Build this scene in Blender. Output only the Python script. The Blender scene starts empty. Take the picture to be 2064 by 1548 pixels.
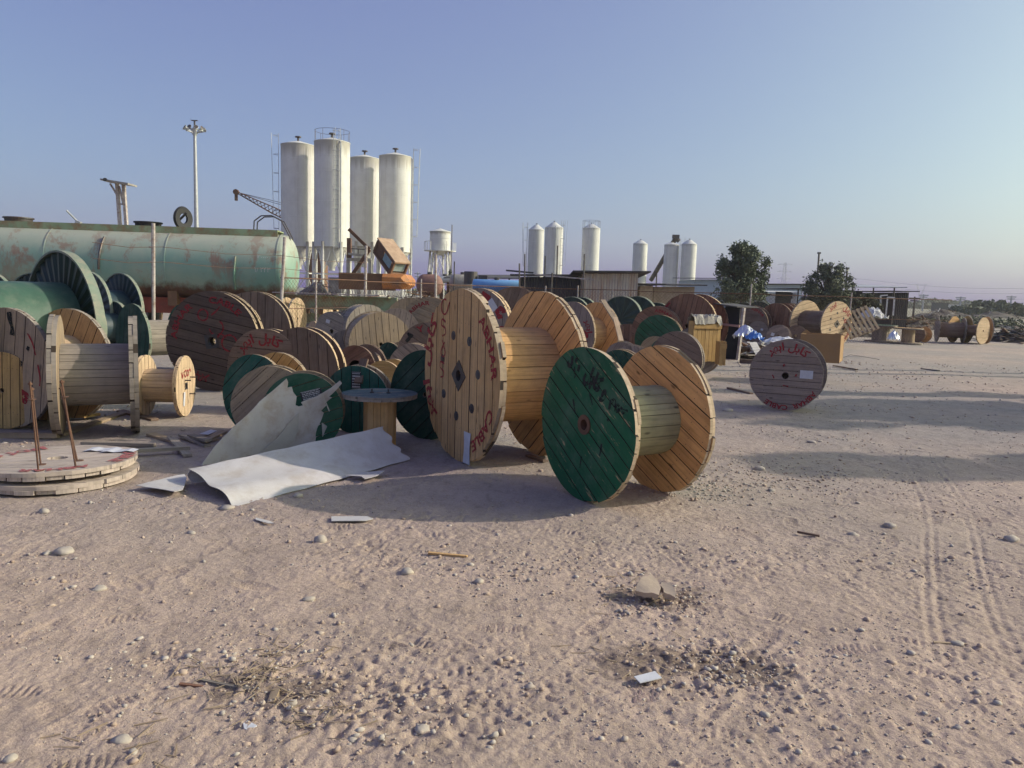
import bpy, bmesh, math, random
import numpy as np
from mathutils import Vector, Matrix, noise as mnoise

# ------------------------------------------------------------------ camera
FPX = 1560.0                      # focal length in photo pixels (2064 wide)
PITCH, ROLL, CAMH = math.radians(6.65), math.radians(1.7), 1.6
SC = bpy.context.scene
COL = SC.collection
cam_d = bpy.data.cameras.new('camera')
cam_d.sensor_width = 36.0
cam_d.lens = 36.0 * FPX / 2064.0
cam_d.clip_start, cam_d.clip_end = 0.1, 20000
cam = bpy.data.objects.new('camera', cam_d)
COL.objects.link(cam)
FWD = Vector((0, math.cos(PITCH), -math.sin(PITCH)))
UP0 = Vector((0, math.sin(PITCH), math.cos(PITCH)))
RGT = Vector((1, 0, 0)) * math.cos(ROLL) + UP0 * math.sin(ROLL)
UPV = Vector((1, 0, 0)) * -math.sin(ROLL) + UP0 * math.cos(ROLL)
cm = Matrix((RGT, UPV, -FWD)).transposed().to_4x4()
cm.translation = (0, 0, CAMH)
cam.matrix_world = cm
SC.camera = cam
# ------------------------------------------------------------------ sky, sun, exposure
SUN_AZ, SUN_EL = 84.0, 27.0       # azimuth clockwise from +Y
w = bpy.data.worlds.new('World'); SC.world = w; w.use_nodes = True
nt = w.node_tree
sky = nt.nodes.new('ShaderNodeTexSky'); sky.sky_type = 'NISHITA'; sky.sun_disc = False
sky.sun_elevation = math.radians(SUN_EL); sky.sun_rotation = math.radians(SUN_AZ)
sky.air_density = .7; sky.dust_density = 4.0; sky.ozone_density = 1.0; sky.altitude = 0
bg = nt.nodes['Background']; bg.inputs[1].default_value = 0.10
_g = nt.nodes.new('ShaderNodeVectorMath'); _g.operation = 'MULTIPLY_ADD'      # white balance and pale hazy veil of the sky
_g.inputs[1].default_value = (.68, .87, .55); _g.inputs[2].default_value = (.39, .155, 1.58)
nt.links.new(sky.outputs[0], _g.inputs[0]); nt.links.new(_g.outputs[0], bg.inputs[0])
sd = bpy.data.lights.new('sun', 'SUN'); sd.energy = 2.3; sd.angle = math.radians(0.6); sd.color = (1.0, 0.87, 0.76)
so = bpy.data.objects.new('sun', sd); COL.objects.link(so)
_a, _e = math.radians(SUN_AZ), math.radians(SUN_EL)
sdir = Vector((math.sin(_a) * math.cos(_e), math.cos(_a) * math.cos(_e), math.sin(_e)))
so.rotation_euler = sdir.to_track_quat('Z', 'Y').to_euler()
so.location = sdir * 50
SC.view_settings.view_transform = 'Standard'; SC.view_settings.look = 'None'
SC.view_settings.exposure = 0.78; SC.view_settings.gamma = 1.0
SC.cycles.max_bounces = 6; SC.cycles.transparent_max_bounces = 8; SC.cycles.volume_bounces = 2

# ------------------------------------------------------------------ helpers
R = math.radians
rnd = random.Random(7)
def ray(px, py):
    d = RGT * (px - 1032) + UPV * (774 - py) + FWD * FPX
    return d.normalized()
def at(px, py, Y):
    d = ray(px, py); return Vector((0, 0, CAMH)) + d * (Y / d.y)
def G(px, py, z=0.0):
    d = ray(px, py); return Vector((0, 0, CAMH)) + d * ((z - CAMH) / d.z)
def vaz(px):
    return math.degrees(math.atan2(px - 1032, FPX))

class MB:
    def __init__(s): s.v, s.f, s.m, s.t, s.uv = [], [], [], [], []
    def add(s, vs, fs, mat=0, tone=0.5, uvs=None):
        b = len(s.v)
        s.v += [tuple(p) for p in vs]
        s.uv += uvs if uvs else [(p[0] + p[1] * .37, p[2] + p[1] * .61) for p in s.v[b:]]
        for f in fs:
            s.f.append([i + b for i in f]); s.m.append(mat); s.t.append(tone)
    def box(s, c, d, rot=None, mat=0, tone=0.5, jit=0.0):
        hx, hy, hz = d[0] / 2, d[1] / 2, d[2] / 2
        vs, uvs = [], []
        k = rnd.random() * 7
        L = max(range(3), key=lambda i: d[i]); o = [i for i in range(3) if i != L]
        for x, y, z in ((-1,-1,-1),(1,-1,-1),(1,1,-1),(-1,1,-1),(-1,-1,1),(1,-1,1),(1,1,1),(-1,1,1)):
            p = Vector((x * hx + rnd.uniform(-jit, jit), y * hy + rnd.uniform(-jit, jit), z * hz + rnd.uniform(-jit, jit)))
            uvs.append((p[L] + k, p[o[0]] + p[o[1]] + k))
            if rot is not None: p = rot @ p
            vs.append(p + Vector(c))
        s.add(vs, [(0,3,2,1),(4,5,6,7),(0,1,5,4),(1,2,6,5),(2,3,7,6),(3,0,4,7)], mat, tone, uvs)
    def bar(s, a, b, w, h=None, mat=0, tone=0.5, jit=0.0):
        a, b = Vector(a), Vector(b); h = h or w
        d = b - a
        q = d.to_track_quat('X', 'Z').to_matrix()
        s.box((a + b) / 2, (d.length, w, h), q, mat, tone, jit)
    def tube(s, a, b, r, r2=None, n=8, mat=0, tone=0.5, caps=True):
        a, b = Vector(a), Vector(b); r2 = r if r2 is None else r2
        d = b - a
        if d.length < 1e-6: return
        q = d.to_track_quat('Z', 'Y').to_matrix()
        vs, uvs = [], []
        for k, (c, rr) in enumerate(((a, r), (b, r2))):
            for i in range(n):
                t = 2 * math.pi * i / n
                vs.append(c + q @ Vector((math.cos(t) * rr, math.sin(t) * rr, 0)))
                uvs.append((k * d.length, t * rr))
        fs = [(i, (i + 1) % n, n + (i + 1) % n, n + i) for i in range(n)]
        if caps: fs += [tuple(range(n - 1, -1, -1)), tuple(range(n, 2 * n))]
        s.add(vs, fs, mat, tone, uvs)
    def path(s, pts, r, n=6, mat=0, tone=0.5):
        for a, b in zip(pts[:-1], pts[1:]): s.tube(a, b, r, n=n, mat=mat, tone=tone)
    def lathe(s, prof, n=32, mat=0, tone=0.5, c=(0,0,0), M=None, close=False):
        vs, uvs = [], []
        for (r, z) in prof:
            for i in range(n):
                t = 2 * math.pi * i / n
                p = Vector((math.cos(t) * r, math.sin(t) * r, z))
                if M is not None: p = M @ p
                vs.append(p + Vector(c)); uvs.append((z, t * max(r, .05)))
        m = len(prof); fs = []
        for k in range(m - 1 + (1 if close else 0)):
            k2 = (k + 1) % m
            for i in range(n):
                j = (i + 1) % n
                fs.append((k * n + i, k * n + j, k2 * n + j, k2 * n + i))
        s.add(vs, fs, mat, tone, uvs)
    def build(s, name, mats, parent=None, smooth=False, loc=None):
        me = bpy.data.meshes.new(name)
        me.from_pydata(s.v, [], s.f)
        if not isinstance(mats, (list, tuple)): mats = [mats]
        for m in mats: me.materials.append(m)
        n = len(me.polygons)
        me.polygons.foreach_set('material_index', s.m)
        at_ = me.attributes.new('tone', 'FLOAT', 'FACE'); at_.data.foreach_set('value', s.t)
        uvl = me.uv_layers.new(name='uv')
        li = np.empty(len(me.loops), dtype=np.int32); me.loops.foreach_get('vertex_index', li)
        uva = np.array(s.uv, dtype=np.float32)[li]
        uvl.data.foreach_set('uv', uva.ravel())
        if smooth: me.polygons.foreach_set('use_smooth', [True] * n)
        me.update()
        o = bpy.data.objects.new(name, me); COL.objects.link(o)
        if parent is not None: o.parent = parent
        if loc is not None: o.location = loc
        return o
    def shade_auto(s): pass

def autosmooth(o, deg=35):
    me = o.data
    me.polygons.foreach_set('use_smooth', [True] * len(me.polygons))
    bm = bmesh.new(); bm.from_mesh(me)
    for e in bm.edges:
        e.smooth = e.is_manifold and len(e.link_faces) == 2 and e.calc_face_angle(0) < R(deg)
    bm.to_mesh(me); bm.free(); return o
def empty(name, loc=(0,0,0), rz=0.0, rot=None):
    o = bpy.data.objects.new(name, None); COL.objects.link(o); o.location = loc
    o.rotation_euler = rot if rot else (0, 0, rz); o.empty_display_size = .2
    return o
def tag(o, label=None, cat=None, group=None, kind=None):
    if label: o['label'] = label
    if cat: o['category'] = cat
    if group: o['group'] = group
    if kind: o['kind'] = kind
    return o

# ------------------------------------------------------------------ materials
def newmat(name, rough=.8, metal=0.0):
    m = bpy.data.materials.new(name); m.use_nodes = True
    b = m.node_tree.nodes['Principled BSDF']; b.inputs['Roughness'].default_value = rough
    b.inputs['Metallic'].default_value = metal
    return m, m.node_tree, b
def N(t, kind, **kw):
    n = t.nodes.new(kind)
    for k, v in kw.items(): setattr(n, k, v)
    return n
def mixc(t, fac, a, b, mode='MIX'):
    n = N(t, 'ShaderNodeMix', data_type='RGBA', blend_type=mode)
    for i, x in ((0, fac), (6, a), (7, b)):
        if isinstance(x, (int, float)): n.inputs[i].default_value = x
        elif isinstance(x, tuple): n.inputs[i].default_value = x if len(x) == 4 else (*x, 1)
        else: t.links.new(x, n.inputs[i])
    return n.outputs[2]
def ramp(t, src, stops):
    n = N(t, 'ShaderNodeValToRGB'); cr = n.color_ramp
    while len(cr.elements) < len(stops): cr.elements.new(.5)
    for e, (p, c) in zip(cr.elements, stops):
        e.position = p; e.color = c if isinstance(c, tuple) and len(c) == 4 else ((*c, 1) if isinstance(c, tuple) else (c, c, c, 1))
    t.links.new(src, n.inputs[0]); return n.outputs[0]
def noise(t, vec, scale, detail=4, rough=.6, dist=0.0):
    n = N(t, 'ShaderNodeTexNoise'); n.inputs['Scale'].default_value = scale
    n.inputs['Detail'].default_value = detail; n.inputs['Roughness'].default_value = rough
    n.inputs['Distortion'].default_value = dist
    if vec is not None: t.links.new(vec, n.inputs['Vector'])
    return n.outputs[0]
def scaled(t, src, s):
    n = N(t, 'ShaderNodeMapping'); n.inputs['Scale'].default_value = s
    t.links.new(src, n.inputs[0]); return n.outputs[0]
def bump(t, b, h, strength=.3, dist=.01):
    n = N(t, 'ShaderNodeBump'); n.inputs['Strength'].default_value = strength; n.inputs['Distance'].default_value = dist
    t.links.new(h, n.inputs['Height']); t.links.new(n.outputs[0], b.inputs['Normal'])

def wood(name, ca, cb, grey=(.24,.21,.185), weather=.35, paint=None, wear=.35):
    """plank timber: ca/cb per-board tone, grain along uv.x, dirt; optional paint over it"""
    m, t, b = newmat(name, .82); b.inputs['Specular IOR Level'].default_value = .25
    uv = N(t, 'ShaderNodeUVMap', uv_map='uv').outputs[0]
    tone = N(t, 'ShaderNodeAttribute', attribute_name='tone').outputs['Fac']
    oi = N(t, 'ShaderNodeObjectInfo').outputs['Random']
    tc = N(t, 'ShaderNodeTexCoord').outputs['Object']
    base = mixc(t, tone, ca, cb)
    grain = noise(t, scaled(t, uv, (1.6, 42, 1)), 1.0, 5, .65, .4)
    g2 = ramp(t, grain, [(.30, .58), (.5, .96), (.72, 1.12)])
    col = mixc(t, .85, base, g2, 'MULTIPLY')
    vk = N(t, 'ShaderNodeTexVoronoi'); vk.inputs['Scale'].default_value = 1.0
    t.links.new(scaled(t, uv, (3.1, 9, 1)), vk.inputs['Vector'])
    kn = ramp(t, vk.outputs['Distance'], [(.05, 0.0), (.13, 1.0)])
    kc = N(t, 'ShaderNodeMath', operation='SUBTRACT'); kc.inputs[0].default_value = 1.0
    t.links.new(kn, kc.inputs[1])
    col = mixc(t, kc.outputs[0], col, tuple(c * .38 for c in ca))
    wn = noise(t, tc, 2.2, 6, .7, .3)
    wf = ramp(t, wn, [(.42, 0.0), (.68, 1.0)])
    mw = N(t, 'ShaderNodeMath', operation='MULTIPLY'); t.links.new(wf, mw.inputs[0]); mw.inputs[1].default_value = weather
    greyv = mixc(t, .8, grey, g2, 'MULTIPLY')
    col = mixc(t, mw.outputs[0], col, greyv)
    dn = ramp(t, noise(t, tc, 7, 4, .7), [(.3, .72), (.55, 1.0)])
    col = mixc(t, .6, col, dn, 'MULTIPLY')
    if paint:
        pn = noise(t, scaled(t, uv, (1.5, 9, 1)), 2.2, 8, .75)
        pf = ramp(t, pn, [(.27 + wear * .30, 0.0), (.33 + wear * .30, 1.0)])
        pc = mixc(t, tone, paint, tuple(c * .78 for c in paint))
        pc = mixc(t, .5, pc, g2, 'MULTIPLY')
        pdust = ramp(t, noise(t, tc, 3.1, 5, .7), [(.45, 0.0), (.8, .38)])
        pc = mixc(t, pdust, pc, (.22, .25, .20))
        col = mixc(t, pf, col, pc)
        b.inputs['Roughness'].default_value = .62
    t.links.new(col, b.inputs['Base Color'])
    bump(t, b, grain, .35, .004)
    return m
PINE = wood('pine_planks', (.50,.30,.13), (.62,.395,.185), weather=.16)
PINE_Y = wood('yellow_pine_planks', (.46,.29,.11), (.57,.38,.15), weather=.15)
PALE = wood('pale_sunbleached_planks', (.50,.36,.23), (.62,.46,.30), weather=.20)
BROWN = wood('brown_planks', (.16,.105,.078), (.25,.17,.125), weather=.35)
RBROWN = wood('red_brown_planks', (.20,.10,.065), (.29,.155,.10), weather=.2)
GREYW = wood('weathered_grey_planks', (.23,.20,.17), (.34,.295,.25), weather=.55)
TANW = wood('weathered_tan_planks', (.32,.24,.16), (.43,.325,.215), grey=(.25,.215,.185), weather=.5)
PURP = wood('dusty_brown_planks', (.25,.195,.165), (.34,.27,.23), weather=.4)
GREENP = wood('green_painted_planks', (.42,.30,.17), (.5,.36,.2), paint=(.012,.115,.052), wear=.25)
GREENO = wood('old_green_painted_planks', (.34,.26,.17), (.42,.32,.2), paint=(.02,.10,.055), wear=.2)
TEALP = wood('teal_painted_planks', (.34,.26,.17), (.42,.32,.2), paint=(.012,.10,.075), wear=.15)
BLUEP = wood('blue_green_painted_top', (.34,.27,.2), (.42,.34,.25), paint=(.035,.085,.09), wear=.45)
DGREENP = wood('dark_green_painted_planks', (.2,.16,.1), (.25,.2,.13), paint=(.008,.05,.036), wear=.12)
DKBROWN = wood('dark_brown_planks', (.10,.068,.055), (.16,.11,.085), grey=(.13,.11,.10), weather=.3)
DUSTY = wood('dusty_flat_planks', (.46,.385,.325), (.56,.47,.40), weather=.3)
GSTAIN = wood('green_tinted_staves', (.28,.28,.16), (.38,.375,.22), weather=.25)
YBOARD = wood('yellow_crate_boards', (.46,.29,.11), (.55,.36,.15), weather=.10)
RIMW = wood('bleached_rim_edges', (.40,.31,.215), (.56,.44,.31), weather=.5)

def plain(name, col, rough=.8, metal=0.0, var=.25, scale=3.0, dirt=None, dirtf=.5, bumps=.15, streak=False, bs=30):
    m, t, b = newmat(name, rough, metal)
    tc = N(t, 'ShaderNodeTexCoord').outputs['Object']
    n1 = noise(t, tc, scale, 6, .65)
    r1 = ramp(t, n1, [(.3, 1 - var), (.7, 1 + var * .5)])
    c = mixc(t, 1.0, (*col, 1), r1, 'MULTIPLY')
    if dirt:
        src = scaled(t, tc, (3.0, 3.0, .25)) if streak else tc
        f = ramp(t, noise(t, src, scale * 1.3, 7, .7, .2), [(.52 - dirtf * .12, 0.0), (.72 - dirtf * .1, min(1, dirtf + .2))])
        c = mixc(t, f, c, (*dirt, 1))
    t.links.new(c, b.inputs['Base Color'])
    if bumps: bump(t, b, noise(t, tc, bs, 4, .6), bumps, .01)
    return m
GAPW = plain('gap_shade_board_sides', (.045,.032,.024), .95)  # near-black board sides put the shade of the gaps into the colour
DARK = plain('dark_hollow', (.02, .017, .015), .9)  # near-black colour standing in for the shade inside hollow drums
STEEL = plain('bare_steel', (.10,.095,.10), .55, .6, dirt=(.11,.06,.035), dirtf=.5)
RUST = plain('rusty_steel', (.15,.075,.045), .85, dirt=(.07,.04,.03), dirtf=.6)
GALV = plain('galvanised_steel', (.42,.43,.45), .5, .3)
POSTM = plain('weathered_white_post', (.46,.42,.40), .7, dirt=(.22,.13,.09), dirtf=.6, scale=6)
DGREEN = plain('dark_green_painted_steel', (.010,.032,.027), .5, dirt=(.03,.04,.034), dirtf=.4)
MGREEN = plain('green_painted_steel', (.05,.115,.078), .55, dirt=(.11,.15,.11), dirtf=.5, scale=5)
NAVY = plain('dark_blue_green_steel', (.018,.045,.06), .55, dirt=(.05,.07,.07), dirtf=.3)
RIMG = plain('pale_green_rim', (.17,.22,.17), .7, dirt=(.28,.26,.2), dirtf=.7, scale=6)
TANKM = plain('mint_tank_paint', (.16,.31,.235), .55, dirt=(.24,.16,.11), dirtf=.62, scale=1.1, streak=False)
LGREEN = plain('pale_green_rusty_paint', (.30,.38,.22), .65, dirt=(.30,.15,.07), dirtf=.7, scale=1.6)
REDB = plain('red_oxide_beam', (.33,.07,.04), .7, dirt=(.12,.05,.03), dirtf=.4)
def silo_mat(name, col, dirt, top):
    m, t, b = newmat(name, .62)
    tc = N(t, 'ShaderNodeTexCoord'); ob, ge = tc.outputs['Object'], tc.outputs['Generated']
    oi = N(t, 'ShaderNodeObjectInfo').outputs['Random']
    ad = N(t, 'ShaderNodeVectorMath', operation='ADD'); t.links.new(ob, ad.inputs[0])
    cx = N(t, 'ShaderNodeCombineXYZ'); mu = N(t, 'ShaderNodeMath', operation='MULTIPLY'); mu.inputs[1].default_value = 40; t.links.new(oi, mu.inputs[0])
    t.links.new(mu.outputs[0], cx.inputs[2]); t.links.new(cx.outputs[0], ad.inputs[1]); v = ad.outputs[0]
    c = mixc(t, 1.0, (*col, 1), ramp(t, noise(t, v, 1.1, 5), [(.3, .9), (.7, 1.04)]), 'MULTIPLY')
    c = mixc(t, ramp(t, noise(t, scaled(t, v, (3.2, 3.2, .12)), 1.2, 7, .7), [(.50, 0.0), (.75, .55)]), c, (*dirt, 1))
    s = N(t, 'ShaderNodeSeparateXYZ'); t.links.new(ge, s.inputs[0])
    n = noise(t, scaled(t, v, (5, 5, .10)), 1.3, 6, .7)
    su = N(t, 'ShaderNodeMath', operation='MULTIPLY_ADD'); t.links.new(n, su.inputs[0]); su.inputs[1].default_value = .30; t.links.new(s.outputs[2], su.inputs[2])
    f = ramp(t, su.outputs[0], [(.5, 0.0), (top, 0.0), (min(.999, top + .10), .8)]) if False else None
    mr = N(t, 'ShaderNodeMapRange'); mr.inputs[1].default_value = top; mr.inputs[2].default_value = top + .10; mr.inputs[4].default_value = .8
    t.links.new(su.outputs[0], mr.inputs[0])
    c = mixc(t, mr.outputs[0], c, tuple(x * .75 for x in dirt))
    t.links.new(c, b.inputs['Base Color']); return m
SILO = silo_mat('white_silo_paint', (.64,.635,.60), (.42,.38,.32), 1.01)
SILO2 = silo_mat('far_white_silo_paint', (.60,.60,.58), (.34,.32,.29), 1.10)
STAIN = plain('stained_concrete_grey', (.36,.34,.30), .8, var=.3, scale=2.5, dirt=(.20,.17,.14), dirtf=.6, streak=True)
SHEET = plain('white_laminate_sheet', (.55,.535,.51), .6, var=.12, scale=3.5, dirt=(.40,.35,.29), dirtf=.45, bumps=.05)
SHEETD = plain('dirty_white_laminate_sheet', (.60,.575,.57), .6, var=.10, scale=5, dirt=(.40,.30,.23), dirtf=.42, bumps=.08)
PAPER = plain('grey_white_paper', (.55,.56,.60), .8, var=.12, scale=14, bumps=0)
INK = plain('black_label_ink', (.02,.02,.025), .5)
WHITEI = plain('white_label_print', (.55,.56,.56), .6)
ORANGE = plain('orange_machine_paint', (.52,.20,.05), .6, dirt=(.24,.13,.08), dirtf=.7, scale=2)
CABTAN = plain('dusty_cab_roof', (.42,.29,.20), .8, dirt=(.28,.17,.11), dirtf=.5)
RUSTO = plain('rusty_orange_frame', (.19,.10,.055), .8, dirt=(.10,.06,.04), dirtf=.5)
TANKR = plain('maroon_tank_rust', (.20,.10,.085), .75, dirt=(.30,.17,.12), dirtf=.5, scale=1)
BLUET = plain('light_blue_tank_paint', (.16,.36,.66), .5, var=.1)
TIN = plain('dull_corrugated_tin', (.50,.455,.41), .65, dirt=(.36,.20,.12), dirtf=.55, scale=1.0, streak=True, bumps=0)
TIND = plain('dark_corrugated_tin', (.055,.055,.065), .7, var=.3)
ROOFD = plain('dark_shed_roof', (.07,.066,.07), .8)
WALLW = plain('whitewashed_wall', (.62,.62,.62), .8, var=.1, dirt=(.38,.35,.32), dirtf=.4)
WALLB = plain('pale_blue_grey_wall', (.42,.48,.55), .8, var=.1)
MUDW = plain('tan_block_wall', (.36,.30,.24), .9, dirt=(.22,.18,.15), dirtf=.5)
BARK = plain('bark', (.13,.10,.075), .95, bumps=.4)
ROCK = plain('grey_stone', (.41,.36,.31), .9, var=.2, scale=9, bumps=.3)
ROCKT = plain('tan_clay_slab', (.40,.32,.25), .95, var=.12, scale=8, bumps=.35)
MUDD = plain('dark_rubbish_soil', (.12,.10,.085), .95, var=.5, scale=2, bumps=.5, bs=8)
RUBB = plain('grey_rubble', (.22,.21,.21), .95, var=.5, scale=2, bumps=.5, bs=8)
FOIL = plain('silver_foil', (.65,.66,.70), .3, .6, var=.1)
BLUEP2 = plain('blue_plastic_sheet', (.08,.22,.55), .4)
RUBBER = plain('black_rubber', (.018,.018,.022), .75)
OLDPLY = plain('orange_plywood', (.34,.20,.085), .8, var=.12, scale=4, dirt=(.30,.19,.10), dirtf=.4)
POLY = plain('crumpled_plastic_film', (.27,.25,.22), .6, var=.35, scale=9, bumps=.6, bs=20)
GLASS = plain('dusty_cab_glass', (.25,.33,.34), .25, var=.3, scale=3, bumps=0)
PYL = plain('distant_lattice_steel', (.36,.37,.40), .7)

def spray(name, col):
    m, t, b = newmat(name, .8)
    tc = N(t, 'ShaderNodeTexCoord').outputs['Object']
    b.inputs['Base Color'].default_value = (*col, 1)
    f = ramp(t, noise(t, tc, 38, 5, .7), [(.30, 0.0), (.50, 1.0)])
    tr = N(t, 'ShaderNodeBsdfTransparent'); mx = N(t, 'ShaderNodeMixShader')
    t.links.new(f, mx.inputs[0]); t.links.new(tr.outputs[0], mx.inputs[1]); t.links.new(b.outputs[0], mx.inputs[2])
    t.links.new(mx.outputs[0], t.nodes['Material Output'].inputs[0])
    return m
REDS = spray('red_sprayed_paint', (.29,.022,.028))
BLKS = spray('black_brushed_paint', (.012,.014,.014))
MARK = spray('white_chalk_marks', (.55,.58,.56))

def leafmat(name, a, b_):
    m, t, b = newmat(name, .7)
    tone = N(t, 'ShaderNodeAttribute', attribute_name='tone').outputs['Fac']
    t.links.new(mixc(t, tone, a, b_), b.inputs['Base Color'])
    return m
LEAF = leafmat('dusty_green_leaves', (.055,.078,.045), (.165,.195,.125))
LEAF2 = leafmat('feathery_olive_leaves', (.075,.095,.058), (.18,.20,.135))
BUSHM = leafmat('scrub_leaves', (.05,.065,.035), (.13,.14,.085))

# ground
def ground_mat():
    m, t, b = newmat('dusty_gravel_ground', .95)
    g = N(t, 'ShaderNodeNewGeometry').outputs['Position']
    big = noise(t, g, .55, 5, .6, .4)
    c = mixc(t, ramp(t, big, [(.38, 0.0), (.62, 1.0)]), (.46,.348,.282), (.385,.297,.243))
    n2 = noise(t, g, .23, 4, .6)
    # greyer crushed-stone patches beyond the front strip
    sx = N(t, 'ShaderNodeSeparateXYZ'); t.links.new(g, sx.inputs[0])
    mr = N(t, 'ShaderNodeMapRange'); mr.inputs[1].default_value = 4.0; mr.inputs[2].default_value = 7.5
    t.links.new(sx.outputs[1], mr.inputs[0])
    pm = N(t, 'ShaderNodeMath', operation='MULTIPLY'); t.links.new(mr.outputs[0], pm.inputs[0])
    t.links.new(ramp(t, n2, [(.32, .15), (.58, 1.0)]), pm.inputs[1])
    c = mixc(t, pm.outputs[0], c, (.30,.262,.235))
    # far field: drier, greener
    fr = N(t, 'ShaderNodeMapRange'); fr.inputs[1].default_value = 34; fr.inputs[2].default_value = 90
    t.links.new(sx.outputs[1], fr.inputs[0])
    c = mixc(t, fr.outputs[0], c, (.22,.20,.15))
    dm = N(t, 'ShaderNodeAttribute', attribute_name='damp').outputs['Fac']
    dmm = N(t, 'ShaderNodeMath', operation='MULTIPLY'); t.links.new(dm, dmm.inputs[0]); dmm.inputs[1].default_value = .75
    c = mixc(t, dmm.outputs[0], c, (.17,.125,.10))
    fine = noise(t, g, 60, 6, .75)
    c = mixc(t, .75, c, ramp(t, fine, [(.28, .62), (.5, 1.0), (.75, 1.22)]), 'MULTIPLY')
    c = mixc(t, .8, c, ramp(t, noise(t, g, 3.1, 7, .75, .3), [(.30, .78), (.5, 1.0), (.68, 1.16)]), 'MULTIPLY')
    c = mixc(t, .7, c, ramp(t, noise(t, scaled(t, g, (1, .45, 1)), 11, 5, .7), [(.34, .70), (.46, 1.0), (.7, 1.1)]), 'MULTIPLY')
    v = N(t, 'ShaderNodeTexVoronoi'); v.inputs['Scale'].default_value = 42
    t.links.new(g, v.inputs['Vector'])
    pe = ramp(t, v.outputs['Distance'], [(.10, 1.0), (.2, 0.0)])
    pe2 = N(t, 'ShaderNodeMath', operation='MULTIPLY'); t.links.new(pe, pe2.inputs[0])
    t.links.new(ramp(t, noise(t, g, 3.0, 3), [(.48, 0.0), (.62, .8)]), pe2.inputs[1])
    c = mixc(t, pe2.outputs[0], c, (.50,.45,.41))
    t.links.new(c, b.inputs['Base Color'])
    h = N(t, 'ShaderNodeMath', operation='ADD'); t.links.new(noise(t, g, 24, 6, .7), h.inputs[0])
    hm = N(t, 'ShaderNodeMath', operation='MULTIPLY'); t.links.new(fine, hm.inputs[0]); hm.inputs[1].default_value = .5
    t.links.new(hm.outputs[0], h.inputs[1])
    bump(t, b, h.outputs[0], .75, .02)
    return m
GROUND = ground_mat()

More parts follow.
